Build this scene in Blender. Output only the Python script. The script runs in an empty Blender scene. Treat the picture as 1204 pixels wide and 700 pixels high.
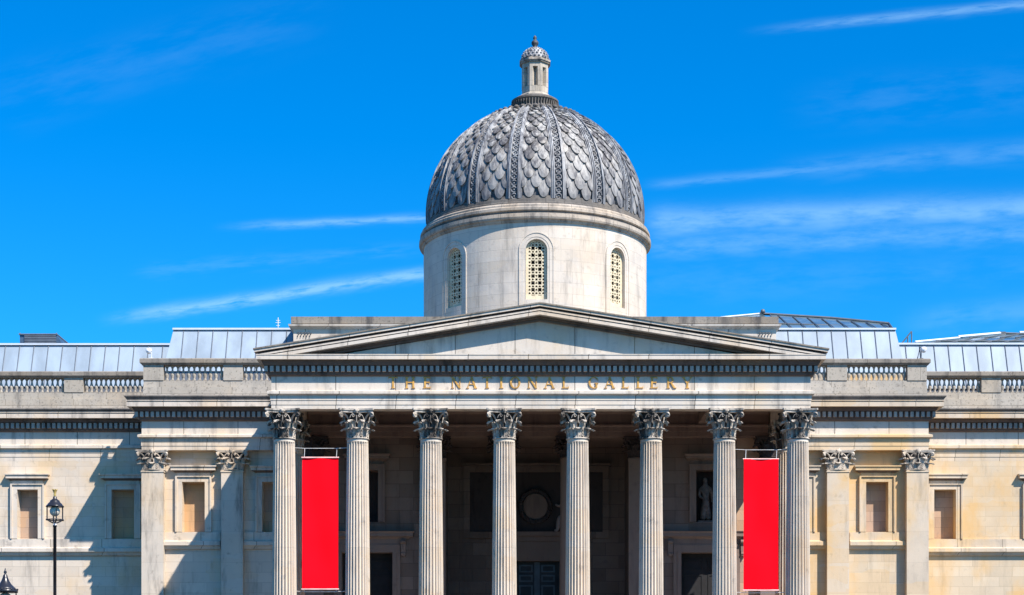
import bpy, bmesh, math, random
from mathutils import Vector, Matrix
random.seed(7)
R = math.radians
sc = bpy.context.scene
C = sc.collection

# ------------------------------------------------------------------ survey
F = 2140.0; VX = 602.0; VY = 836.0; EYE = 1.7
def X(px, Y): return (px - VX) * Y / F
def Z(py, Y): return EYE + (VY - py) * Y / F
Y0 = 74.6      # face of the portico frieze
YM = 82.2      # face of the pavilions beside it
YW = 82.6      # pavilion walls between pilasters
YF = 85.3      # outer wings
YI = 82.1      # pilasters inside the portico
YR = 85.6      # wall of the entrance recess

SUN_AZ, SUN_ALT = 44.0, 49.4

# ------------------------------------------------------------------ nodes
def N(nt, t, **kw):
    n = nt.nodes.new(t)
    for k, v in kw.items():
        if hasattr(n, k) and k not in ('Scale',): setattr(n, k, v)
    return n
def setin(nt, n, key, v):
    if isinstance(v, bpy.types.NodeSocket): nt.links.new(v, n.inputs[key])
    else: n.inputs[key].default_value = v
def M(nt, op, a, b=None, c=None, clamp=False):
    n = nt.nodes.new('ShaderNodeMath'); n.operation = op; n.use_clamp = clamp
    for i, v in enumerate((a, b, c)):
        if v is None: continue
        setin(nt, n, i, v)
    return n.outputs[0]
def mixc(nt, fac, a, b, mode='MIX'):
    n = nt.nodes.new('ShaderNodeMix'); n.data_type = 'RGBA'; n.blend_type = mode
    setin(nt, n, 0, fac); setin(nt, n, 6, a); setin(nt, n, 7, b)
    return n.outputs[2]
def noise(nt, vec, scale, detail=4, rough=0.55):
    n = nt.nodes.new('ShaderNodeTexNoise')
    n.inputs['Scale'].default_value = scale; n.inputs['Detail'].default_value = detail
    n.inputs['Roughness'].default_value = rough
    if vec is not None: nt.links.new(vec, n.inputs['Vector'])
    return n.outputs['Fac']
def ramp(nt, fac, lo, hi):
    n = nt.nodes.new('ShaderNodeMapRange'); n.interpolation_type = 'SMOOTHSTEP'
    setin(nt, n, 0, fac); n.inputs[1].default_value = lo; n.inputs[2].default_value = hi
    return n.outputs[0]
def vmap(nt, vec, scale, loc=(0,0,0)):
    n = nt.nodes.new('ShaderNodeMapping'); n.inputs['Scale'].default_value = scale
    n.inputs['Location'].default_value = loc
    nt.links.new(vec, n.inputs['Vector']); return n.outputs[0]
def c4(c): return (c[0], c[1], c[2], 1)

def newmat(name):
    m = bpy.data.materials.new(name); m.use_nodes = True
    nt = m.node_tree; nt.nodes.clear()
    out = nt.nodes.new('ShaderNodeOutputMaterial'); b = nt.nodes.new('ShaderNodeBsdfPrincipled')
    nt.links.new(b.outputs[0], out.inputs[0])
    return m, nt, b

def plain(name, col, rough=0.6, metal=0.0, var=0.15, scale=3.0, bump=0.0, stretch=(1,1,1)):
    m, nt, b = newmat(name)
    g = nt.nodes.new('ShaderNodeNewGeometry').outputs['Position']
    f = noise(nt, vmap(nt, g, stretch), scale, 5)
    dark = tuple(c * (1 - var) for c in col); lite = tuple(min(1, c * (1 + var)) for c in col)
    nt.links.new(mixc(nt, ramp(nt, f, .3, .7), c4(dark), c4(lite)), b.inputs['Base Color'])
    b.inputs['Roughness'].default_value = rough; b.inputs['Metallic'].default_value = metal
    if bump:
        bn = nt.nodes.new('ShaderNodeBump'); bn.inputs['Strength'].default_value = bump; bn.inputs['Distance'].default_value = .03
        nt.links.new(f, bn.inputs['Height']); nt.links.new(bn.outputs[0], b.inputs['Normal'])
    return m

def stone(name, base, ashlar=None, warm=0.2, soot=0.3, grey=0.3, cyl=None, bump=.25, blockvar=.12,
          warmcol=(.62, .40, .17), sootcol=(.05, .048, .05), joint=.014, off=(0, 0), speckle=0.0, jd=.5, slo=.50, shi=.74, wlo=.47):
    m, nt, b = newmat(name)
    g = nt.nodes.new('ShaderNodeNewGeometry').outputs['Position']
    s = nt.nodes.new('ShaderNodeSeparateXYZ'); nt.links.new(g, s.inputs[0])
    if cyl:
        u = M(nt, 'MULTIPLY', M(nt, 'ARCTAN2', M(nt, 'SUBTRACT', s.outputs[0], cyl[0]), M(nt, 'SUBTRACT', cyl[1], s.outputs[1])), cyl[2])
    else:
        u = M(nt, 'ADD', s.outputs[0], s.outputs[1])
    u = M(nt, 'ADD', u, off[0]); w = M(nt, 'ADD', s.outputs[2], off[1])
    cb = nt.nodes.new('ShaderNodeCombineXYZ'); nt.links.new(u, cb.inputs[0]); nt.links.new(w, cb.inputs[1])
    col = c4(base); jointf = None
    if ashlar:
        br = nt.nodes.new('ShaderNodeTexBrick'); nt.links.new(cb.outputs[0], br.inputs['Vector'])
        br.inputs['Scale'].default_value = 1; br.inputs['Brick Width'].default_value = ashlar[0]
        br.inputs['Row Height'].default_value = ashlar[1]; br.inputs['Mortar Size'].default_value = joint
        br.inputs['Mortar Smooth'].default_value = .3
        br.inputs['Color1'].default_value = c4([c * (1 + blockvar) for c in base])
        br.inputs['Color2'].default_value = c4([base[0] * (1 - blockvar), base[1] * (1 - blockvar * 1.15), base[2] * (1 - blockvar * 1.35)])
        br.inputs['Mortar'].default_value = c4([c * jd for c in base])
        col = br.outputs['Color']; jointf = br.outputs['Fac']
    # cloudy weathering
    n1 = noise(nt, g, .55, 6, .6)
    n1b = noise(nt, vmap(nt, g, (1, 1, 1), (31, 7, 3)), 2.6, 5, .6)
    col = mixc(nt, M(nt, 'MULTIPLY', ramp(nt, n1, .42, .72), grey), col, c4([base[0] * .62, base[1] * .64, base[2] * .68]))
    # warm iron staining, blocky through the ashlar, plus soft drifts
    if warm > 0:
        vs = vmap(nt, cb.outputs[0], (1 / 1.9, 1 / .95, 1))
        vo = nt.nodes.new('ShaderNodeTexVoronoi'); vo.distance = 'CHEBYCHEV'; vo.inputs['Scale'].default_value = 1
        nt.links.new(vs, vo.inputs['Vector'])
        sp = nt.nodes.new('ShaderNodeSeparateColor'); nt.links.new(vo.outputs['Color'], sp.inputs[0])
        blk = ramp(nt, sp.outputs[0], .70, .80)
        drift = ramp(nt, noise(nt, vmap(nt, g, (.33, .33, .22), (11, 4, 9)), 1.0, 5, .6), wlo, wlo+.23)
        fw = M(nt, 'MULTIPLY', M(nt, 'ADD', M(nt, 'MULTIPLY', blk, .35), drift, clamp=True), warm, clamp=True)
        col = mixc(nt, fw, col, c4(warmcol))
    # runs of soot
    if soot > 0:
        st = noise(nt, vmap(nt, g, (1.7, 1.7, .28), (3, 3, 3)), 1.0, 7, .68)
        fs = M(nt, 'MULTIPLY', ramp(nt, st, slo, shi), soot, clamp=True)
        fs2 = M(nt, 'MULTIPLY', ramp(nt, n1b, .56, .76), soot * .7, clamp=True)
        col = mixc(nt, M(nt, 'MAXIMUM', fs, fs2), col, c4(sootcol))
    if speckle:
        sk = noise(nt, vmap(nt, g, (1, 1, 1), (5, 5, 5)), 9.0, 3, .7)
        col = mixc(nt, M(nt, 'MULTIPLY', ramp(nt, sk, .55, .68), speckle), col, c4([c * .35 for c in base]))
    nt.links.new(col, b.inputs['Base Color'])
    b.inputs['Roughness'].default_value = .85
    try: b.inputs['Specular IOR Level'].default_value = .25
    except Exception: pass
    bn = nt.nodes.new('ShaderNodeBump'); bn.inputs['Strength'].default_value = bump; bn.inputs['Distance'].default_value = .03
    h = noise(nt, g, 14.0, 5, .7)
    h = M(nt, 'ADD', M(nt, 'MULTIPLY', h, .6), M(nt, 'MULTIPLY', n1b, .5))
    if jointf is not None: h = M(nt, 'SUBTRACT', h, M(nt, 'MULTIPLY', jointf, .6))
    nt.links.new(h, bn.inputs['Height']); nt.links.new(bn.outputs[0], b.inputs['Normal'])
    return m

DX = X(629, 91.0); DYC = 91.0      # axis of the dome
BASE = (.60, .545, .475)
mt = {}
mt['wall']   = stone('ashlar_limestone', (.60, .515, .42), (1.25, .47), warm=.5, soot=.40, grey=.28, jd=.74, joint=.011, blockvar=.07, bump=.2)
mt['wallr']  = stone('stained_limestone', (.58, .475, .345), (1.25, .47), warm=1.0, wlo=.41, soot=.25, grey=.3, warmcol=(.61, .40, .19), jd=.78, joint=.011, blockvar=.07, bump=.2)
mt['trim']   = stone('dressed_limestone', (.61, .535, .45), (2.4, 30), warm=.4, soot=.65, grey=.28, blockvar=.06, jd=.3, joint=.018, slo=.47)
mt['trimw']  = stone('dressed_warm_limestone', (.58, .485, .375), (2.1, 30), warm=.75, wlo=.43, soot=.45, grey=.4, blockvar=.08, jd=.35, joint=.018)
mt['frieze'] = stone('frieze_limestone', (.61, .54, .46), (2.45, 30), warm=.3, soot=.55, grey=.28, blockvar=.05, jd=.25, joint=.020, slo=.48)
mt['pil']    = stone('pilaster_limestone', (.58, .51, .425), (9, 1.4), warm=.35, soot=.70, grey=.28, blockvar=.06, jd=.8, joint=.008, slo=.47)
mt['pilw']   = stone('warm_pilaster_limestone', (.58, .49, .385), (9, 1.4), warm=.8, soot=.35, grey=.45, blockvar=.06, jd=.8, joint=.008)
mt['col']    = stone('column_limestone', (.63, .545, .45), (9, 2.1), warm=.35, soot=.50, grey=.3, blockvar=.05, jd=.75, joint=.008)
mt['cap']    = stone('sooty_carved_limestone', (.50, .44, .37), None, warm=.05, soot=.95, grey=.7, speckle=1.0, sootcol=(.028, .024, .023), slo=.44, shi=.62)
mt['bell']   = stone('sooty_crevice_limestone', (.045, .04, .038), None, warm=0, soot=.5, grey=.3, sootcol=(.015, .014, .014))  # soot, with the dark of the crevices behind the leaves put into the colour
mt['capl']   = stone('carved_limestone', (.53, .46, .38), None, warm=.2, soot=.85, grey=.5, speckle=.7, sootcol=(.04, .035, .032), slo=.44, shi=.66)
mt['bed']    = stone('shaded_sooty_mouldings', (.15, .105, .085), None, warm=.1, soot=.7, grey=.4, sootcol=(.028, .022, .02))  # shade under cornices and hoods put into the brown, with soot runs
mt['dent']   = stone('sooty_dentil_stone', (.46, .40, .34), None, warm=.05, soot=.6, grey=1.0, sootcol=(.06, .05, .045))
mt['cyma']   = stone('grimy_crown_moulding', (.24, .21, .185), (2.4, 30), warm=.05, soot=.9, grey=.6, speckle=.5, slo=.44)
mt['parap']  = stone('grey_parapet_stone', (.41, .365, .305), (1.6, .62), warm=.15, soot=.5, grey=.6, speckle=.75, blockvar=.09, off=(0, .1))
mt['coping'] = stone('dark_weathered_coping', (.25, .22, .185), (1.5, 30), warm=.1, soot=.85, grey=.6, speckle=.7, slo=.45)
mt['drum']   = stone('drum_limestone', (.60, .53, .45), (1.15, .52), warm=.2, soot=.42, grey=.55, cyl=(DX, DYC, 5.56), blockvar=.05, jd=.7, joint=.009, bump=.2)
mt['ringd']  = stone('dark_dome_base_stone', (.15, .135, .12), (.9, 30), warm=.05, soot=.9, grey=.6, cyl=(DX, DYC, 5.56), speckle=.6)
mt['ring']   = stone('weathered_ring_stone', (.40, .345, .285), (1.1, 30), warm=.2, soot=.85, grey=.6, cyl=(DX, DYC, 5.56), speckle=.5, slo=.45)
mt['inner']  = stone('portico_shaded_stone', (.175, .132, .112), (1.25, .6), warm=.12, soot=.35, grey=.4, blockvar=.16, warmcol=(.16, .10, .07), sootcol=(.03, .027, .026), jd=.6)  # dim interior put into a darker stone colour, along with some soot
mt['innert'] = stone('portico_shaded_trim', (.21, .155, .13), None, warm=.1, soot=.4, grey=.3, warmcol=(.2, .12, .08), sootcol=(.03, .026, .025))  # same shade of the interior in the trim colour
mt['innerl'] = stone('lighter_carved_stone', (.30, .245, .235), None, warm=0, soot=.3, grey=.3)  # lighter tone so the relief figures stand out
mt['relief'] = stone('black_relief_stone', (.055, .045, .045), None, warm=0, soot=.7, grey=.3, sootcol=(.015, .014, .014))  # very dark base for relief, niche backs and inner capitals
mt['niche']  = stone('niche_back_stone', (.41, .29, .215), (.9, .47), warm=.6, soot=.25, grey=.3, warmcol=(.6, .34, .13), jd=.7)
mt['lant']   = stone('grimy_lantern_stone', (.50, .44, .36), (.6, .5), warm=.1, soot=.6, grey=.6, cyl=(DX, DYC, .7), jd=.7)
mt['lattice']= plain('pale_yellow_lattice', (.60, .51, .35), .7, var=.15, scale=5)
mt['dark']   = plain('dark_void_glass', (.012, .012, .014), .9, var=.2)
mt['door']   = plain('dark_blue_green_paint', (.025, .04, .05), .8, var=.3, scale=2)
mt['doorl']  = plain('worn_blue_green_paint', (.07, .11, .14), .7, var=.2, scale=2)
mt['zinc']   = plain('pale_zinc_cladding', (.255, .315, .375), .6, .0, var=.16, scale=.9, stretch=(1.3, 1, .45))
mt['seam']   = plain('dark_zinc_seam', (.13, .15, .18), .6)
mt['ridge']  = plain('white_ridge_cap', (.55, .60, .66), .5, var=.05)
mt['glass']  = plain('grey_green_roof_glass', (.10, .15, .17), .12, var=.35, scale=1.2)
mt['bar']    = plain('dark_glazing_bar', (.10, .11, .12), .5)
mt['slat']   = plain('dark_blue_louvre', (.045, .085, .14), .5, var=.2)
mt['red']    = plain('red_banner_cloth', (.88, .003, .012), 1.0, var=.03, scale=.7)
mt['red'].node_tree.nodes['Principled BSDF'].inputs['Specular IOR Level'].default_value = .05
mt['hem']    = plain('pale_banner_hem', (.75, .45, .42), .6)
mt['wire']   = plain('pale_steel_wire', (.55, .55, .55), .4)
mt['gold']   = plain('gilded_letters', (.54, .29, .06), .55, .15, var=.25, scale=6)
mt['goldf']  = plain('gilt_finial', (.55, .38, .12), .4, .4, var=.3, scale=20)
mt['iron']   = plain('black_painted_iron', (.018, .018, .022), .3, var=.3)
mt['globe']  = plain('milky_glass_globe', (.62, .56, .46), .6, var=.25, scale=12)
mt['white']  = plain('white_plastic', (.8, .8, .82), .35, var=.05)
mt['collar'] = plain('pale_collar', (.6, .6, .62), .4)
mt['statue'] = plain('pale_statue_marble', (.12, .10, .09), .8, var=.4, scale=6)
mt['paving'] = stone('paving', (.062, .061, .06), (1.2, .8), warm=.05, soot=.1, grey=.3)
mt['granite']= stone('granite_steps', (.38, .36, .34), (1.8, .16), warm=.05, soot=.1, grey=.3)
mt['road']   = plain('asphalt', (.05, .05, .052), .85, var=.2)

# lead of the dome: silvery grey, sooty towards blue black, with pale runs
def leadmat(name, lo, hi, scale=1.3, rnd=0.0):
    m, nt, b = newmat(name)
    g = nt.nodes.new('ShaderNodeNewGeometry').outputs['Position']
    s = nt.nodes.new('ShaderNodeSeparateXYZ'); nt.links.new(g, s.inputs[0])
    a = noise(nt, vmap(nt, g, (1.2, 1.2, .5)), scale, 7, .7)
    bb = noise(nt, vmap(nt, g, (7, 7, .8), (2, 2, 2)), 1.0, 5, .65)
    isl = nt.nodes.new('ShaderNodeNewGeometry').outputs['Random Per Island']
    f = ramp(nt, M(nt, 'ADD', M(nt, 'ADD', M(nt, 'MULTIPLY', a, .5), M(nt, 'MULTIPLY', bb, .5)), M(nt, 'MULTIPLY', M(nt, 'SUBTRACT', isl, .5), rnd)), .40, .62)
    col = mixc(nt, f, c4(lo), c4(hi))
    # the lowest courses are darker
    low = ramp(nt, s.outputs[2], 30.6, 25.6)
    col = mixc(nt, M(nt, 'MULTIPLY', low, .5), col, c4((.075, .08, .095)))
    wm = ramp(nt, noise(nt, vmap(nt, g, (1, 1, 1), (9, 1, 4)), 1.6, 4), .55, .7)
    col = mixc(nt, M(nt, 'MULTIPLY', wm, .35), col, c4((.40, .35, .29)))
    nt.links.new(col, b.inputs['Base Color']); b.inputs['Roughness'].default_value = .6
    bn = nt.nodes.new('ShaderNodeBump'); bn.inputs['Strength'].default_value = .35; bn.inputs['Distance'].default_value = .03
    nt.links.new(bb, bn.inputs['Height']); nt.links.new(bn.outputs[0], b.inputs['Normal'])
    return m
mt['lead'] = leadmat('weathered_lead_scales', (.055, .05, .05), (.44, .42, .385), rnd=.14)
mt['leadr'] = leadmat('weathered_lead_ribs', (.10, .10, .11), (.46, .46, .455), 2.2)
mt['leadd'] = leadmat('dark_lead_gaps', (.03, .032, .036), (.07, .073, .078))

# ------------------------------------------------------------------ mesh kit
class MB:
    def __init__(s): s.v = []; s.f = []; s.sm = []
    def add(s, vs, fs, smooth=False):
        o = len(s.v); s.v += [tuple(v) for v in vs]
        s.f += [tuple(i + o for i in f) for f in fs]; s.sm += [smooth] * len(fs); return s
    def box(s, x0, x1, y0, y1, z0, z1):
        if x0 > x1: x0, x1 = x1, x0
        if y0 > y1: y0, y1 = y1, y0
        if z0 > z1: z0, z1 = z1, z0
        v = [(x0,y0,z0),(x1,y0,z0),(x1,y1,z0),(x0,y1,z0),(x0,y0,z1),(x1,y0,z1),(x1,y1,z1),(x0,y1,z1)]
        return s.add(v, [(0,3,2,1),(4,5,6,7),(0,1,5,4),(1,2,6,5),(2,3,7,6),(3,0,4,7)])
    def poly_y(s, pts, y0, y1):          # polygon in x,z extruded along y
        n = len(pts); v = [(x, y0, z) for x, z in pts] + [(x, y1, z) for x, z in pts]
        a = sum(pts[i][0]*pts[(i+1)%n][1]-pts[(i+1)%n][0]*pts[i][1] for i in range(n))
        f = [tuple(range(n)), tuple(range(2*n-1, n-1, -1))] + [(i, i+n, (i+1)%n+n, (i+1)%n) for i in range(n)]
        if a < 0: f = [tuple(reversed(q)) for q in f]
        return s.add(v, f)
    def lathe(s, prof, cx, cy, n=32, smooth=True, cap=True, a0=0.0, mod=None, z0=0):
        o = []
        for r, z in prof:
            for k in range(n):
                a = a0 + 2*math.pi*k/n
                rr = r * (mod(k, z) if mod else 1)
                o.append((cx + rr*math.cos(a), cy + rr*math.sin(a), z + z0))
        f = []
        for j in range(len(prof)-1):
            for k in range(n):
                f.append((j*n+k, j*n+(k+1)%n, (j+1)*n+(k+1)%n, (j+1)*n+k))
        s.add(o, f, smooth)
        if cap:
            s.add(o[-n:], [tuple(range(n))]); s.add(o[:n], [tuple(range(n-1, -1, -1))])
        return s
    def tube(s, pts, rad, n=8, smooth=True, flat=(1, 1)):
        pts = [Vector(p) for p in pts]; rs = rad if isinstance(rad, (list, tuple)) else [rad]*len(pts)
        o = []; up = Vector((0, 0, 1))
        for i, p in enumerate(pts):
            t = (pts[min(i+1, len(pts)-1)] - pts[max(i-1, 0)]).normalized()
            ref = up if abs(t.dot(up)) < .95 else Vector((1, 0, 0))
            a = t.cross(ref).normalized(); b = a.cross(t).normalized()
            for k in range(n):
                q = 2*math.pi*k/n
                o.append(p + a*math.cos(q)*rs[i]*flat[0] + b*math.sin(q)*rs[i]*flat[1])
        f = [(j*n+k, j*n+(k+1)%n, (j+1)*n+(k+1)%n, (j+1)*n+k) for j in range(len(pts)-1) for k in range(n)]
        s.add(o, f, smooth); s.add(o[:n], [tuple(range(n-1,-1,-1))]); s.add(o[-n:], [tuple(range(n))])
        return s
    def sphere(s, c, r, n=12, m=8, sc3=(1,1,1)):
        v = []; f = []
        for j in range(m+1):
            t = math.pi*j/m
            for k in range(n):
                a = 2*math.pi*k/n
                v.append((c[0]+r*sc3[0]*math.sin(t)*math.cos(a), c[1]+r*sc3[1]*math.sin(t)*math.sin(a), c[2]-r*sc3[2]*math.cos(t)))
        for j in range(m):
            for k in range(n): f.append((j*n+k, j*n+(k+1)%n, (j+1)*n+(k+1)%n, (j+1)*n+k))
        return s.add(v, f, True)
    def sweep(s, path, prof, close_prof=True):   # path in plan (outward is on its right-hand side), prof = (out, z)
        P = [Vector(p) for p in path]; n = len(P); k = len(prof); o = []
        for i in range(n):
            ns = []
            if i > 0: d = (P[i]-P[i-1]).normalized(); ns.append(Vector((d.y, -d.x)))
            if i < n-1: d = (P[i+1]-P[i]).normalized(); ns.append(Vector((d.y, -d.x)))
            if len(ns) == 2: mm = ns[0]+ns[1]; mm = mm/ (mm.length_squared/2) if mm.length > 0 else ns[0]
            else: mm = ns[0]
            for q, z in prof: o.append((P[i].x+mm.x*q, P[i].y+mm.y*q, z))
        f = []
        kk = k if close_prof else k-1
        for i in range(n-1):
            for j in range(kk):
                a, b = i*k+j, i*k+(j+1)%k
                f.append((a, a+k, b+k, b))
        if close_prof: f += [tuple(range(k)), tuple(range((n-1)*k+k-1, (n-1)*k-1, -1))]
        return s.add(o, f)
    def build(s, name, mat, parent=None, origin=None, fix=True):
        if origin is None:
            xs = [v[0] for v in s.v]; ys = [v[1] for v in s.v]; zs = [v[2] for v in s.v]
            origin = ((min(xs)+max(xs))/2, (min(ys)+max(ys))/2, min(zs))
        me = bpy.data.meshes.new(name)
        me.from_pydata([(v[0]-origin[0], v[1]-origin[1], v[2]-origin[2]) for v in s.v], [], s.f)
        me.polygons.foreach_set('use_smooth', s.sm)
        if fix:
            bm = bmesh.new(); bm.from_mesh(me); bmesh.ops.recalc_face_normals(bm, faces=bm.faces); bm.to_mesh(me); bm.free()
        me.materials.append(mt[mat] if isinstance(mat, str) else mat); me.update()
        return link(name, me, parent, origin)
WO = {}
def link(name, me, parent, origin):
    o = bpy.data.objects.new(name, me); C.objects.link(o)
    if parent is not None:
        o.parent = parent; po = WO[parent.name]
    else: po = (0, 0, 0)
    o.location = (origin[0]-po[0], origin[1]-po[1], origin[2]-po[2]); WO[o.name] = tuple(origin)
    return o
def thing(name, label, cat, loc, group=None):
    o = bpy.data.objects.new(name, None); C.objects.link(o); o.location = loc; WO[o.name] = tuple(loc)
    o.empty_display_size = .3
    o['label'] = label; o['category'] = cat
    if group: o['group'] = group
    return o
def struct(o): o['kind'] = 'structure'; return o
def inst(src, parent, origin, name=None):
    o = src.copy(); C.objects.link(o); o.parent = parent; po = WO[parent.name]
    o.location = (origin[0]-po[0], origin[1]-po[1], origin[2]-po[2]); WO[o.name] = tuple(origin); return o

def zp(lst, Yp):    # profile written as (out, py) read at its own distance
    return [(o, Z(py, Yp - o)) for o, py in lst]

# ------------------------------------------------------------------ setting
g = MB().box(-3000, 3000, -500, 6000, -.5, 0.0); struct(g.build('ground', 'paving', origin=(0, 0, 0)))
r = MB().box(-600, 600, 58, 66, 0.0, .006); struct(r.build('road', 'road', origin=(0, 62, 0)))
p = MB().box(-600, 600, 66, 72.3, 0, .13).box(-600, 600, 48, 58, 0, .13); struct(p.build('pavement', 'paving', origin=(0, 69, 0)))

# ------------------------------------------------------------------ the gallery
G = thing('gallery_building', 'long pale stone classical gallery with a columned portico, pediment and grey scaled dome', 'building', (1.1, 88, 0))
FLOOR = 4.2
zc_soff = Z(481, Y0)                        # underside of the portico architrave
xl, xr = X(319, Y0), X(953, Y0)             # portico frieze edges
ml, mr = X(166.5, YM), X(1091.8, YM)        # pavilion frieze edges
fl, fr = -36.0, 38.0                        # outer wings run on past the frame

# podium
pod = MB(); pod.box(xl-.5, xr+.5, Y0-.55, YW+.2, 0, FLOOR); pod.build('podium', 'wall', G)
st = MB()
for i in range(12): st.box(xl+5, xr-5, Y0-.56-.3*(12-i), Y0-.56-.3*(11-i) if i < 11 else Y0-.56, 0.13, FLOOR - .34*(11-i))
st.build('front_steps', 'granite', G)

def entab(path, Yp, d, Gp, wallmat, name, crown=True):
    """d: dict of pixel rows"""
    arch = zp([(-.6, d['a0']), (0, d['a0']), (0, d['a1']), (.02, d['a1']-.2), (.02, d['a2']), (.04, d['a2']-.2), (.04, d['a3']),
               (.08, d['a3']-.5), (.16, d['t1']), (.16, d['t0']), (.02, d['t0']-.7)], Yp)
    arch[0] = (-.6, arch[1][1]); zt = arch[-1][1]; arch.append((-.6, zt))
    a = MB().sweep(path, arch); arc = a.build('architrave', wallmat, Gp)
    fz = [(-.598, zt), (0, zt), (0, Z(d['f0'], Yp)), (-.598, Z(d['f0'], Yp))]
    fr_ = MB().sweep(path, fz).build('frieze', 'frieze', Gp)
    zb = Z(d['f0'], Yp)
    bed = zp([(.05, d['f0']-.3), (.11, d['f0']-2), (.13, d['d1'])], Yp) + zp([(.13, d['d0']), (.27, d['d0']-.3), (.30, d['d0']-1.6), (.36, d['c0']+1.6), (.36, d['c0']+.4)], Yp)
    bed = [(-.596, zb), (.02, zb)] + bed + [(-.596, bed[-1][1])]
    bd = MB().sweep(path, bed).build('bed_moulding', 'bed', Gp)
    zs = bed[-1][1]
    if crown:
        cor = [(-.594, zs), (.56, zs)] + zp([(.56, d['c1']), (.52, d['c1']-.4), (.52, d['c1']-1.2), (.585, d['c1']-1.7), (.585, d['c1']-2.6)], Yp)
        cor.append((-.594, cor[-1][1])); zk = cor[-1][1]+.001
        crn = [(-.592, zk), (.55, zk)] + zp([(.57, d['c1']-3.8), (.63, d['top']+2.2), (.66, d['top']+1.2), (.66, d['top'])], Yp)
        crn.append((-.592, crn[-1][1]+.10))
    else:
        cor = [(-.594, zs), (.54, zs)] + zp([(.54, d['c1']), (.56, d['c1']-.2), (.56, d['top'])], Yp)
        cor.append((-.594, cor[-1][1]+.06))
    cn = MB().sweep(path, cor).build('cornice', wallmat if crown else 'frieze', Gp)
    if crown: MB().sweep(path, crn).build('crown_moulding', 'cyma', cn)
    # dentils, one mesh of the bed moulding's pattern
    de = MB(); P = [Vector(q) for q in path]
    za, zb_ = Z(d['d1']-.2, Yp-.26), Z(d['d0']+.25, Yp-.26)
    for i in range(len(P)-1):
        dr = P[i+1]-P[i]; L = dr.length; dr.normalize(); nn = Vector((dr.y, -dr.x))
        ext0 = .26 if i > 0 else 0; ext1 = .26 if i < len(P)-2 else 0
        n = int(round((L+ext0+ext1-.14)/.243)); 
        if n < 2: continue
        pit = (L+ext0+ext1-.14)/n
        for k in range(n+1):
            s0 = -ext0 + k*pit; a_ = P[i]+dr*s0+nn*.125; b_ = P[i]+dr*(s0+.14)+nn*.255
            if i < len(P)-2 and k == n and ext1: pass
            de.box(a_.x, b_.x, a_.y, b_.y, za, zb_)
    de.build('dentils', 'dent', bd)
    return arc, fr_, bd, cn

DP = dict(a0=481, a1=476.2, a2=470.9, a3=465.2, t1=463, t0=460, f0=442.8, d1=437, d0=430, c0=423, c1=417.6, top=416.4)
DM = dict(a0=529.3, a1=524.6, a2=519.8, a3=515.6, t1=514, t0=511.2, f0=495.6, d1=490.4, d0=483.8, c0=478.3, c1=473, top=464.9)
DF = dict(a0=542.4, a1=537.6, a2=532.8, a3=528.6, t1=527, t0=523.8, f0=508.4, d1=503.8, d0=497.2, c0=492, c1=487, top=480)
# portico: front and both flanks
pent = entab([(xl, YW), (xl, Y0), (xr, Y0), (xr, YW)], Y0, DP, G, 'frieze', 'portico', crown=False)
# pavilions
entab([(ml, YF+.3), (ml, YM), (xl-.02, YM)], YM, DM, G, 'trim', 'pl')
entab([(xr+.02, YM), (mr, YM), (mr, YF+.3)], YM, DM, G, 'trimw', 'pr')
# wings
entab([(fl, YF), (ml-.02, YF)], YF, DF, G, 'trim', 'wl')
entab([(mr+.02, YF), (fr, YF)], YF, DF, G, 'trimw', 'wr')

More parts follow.
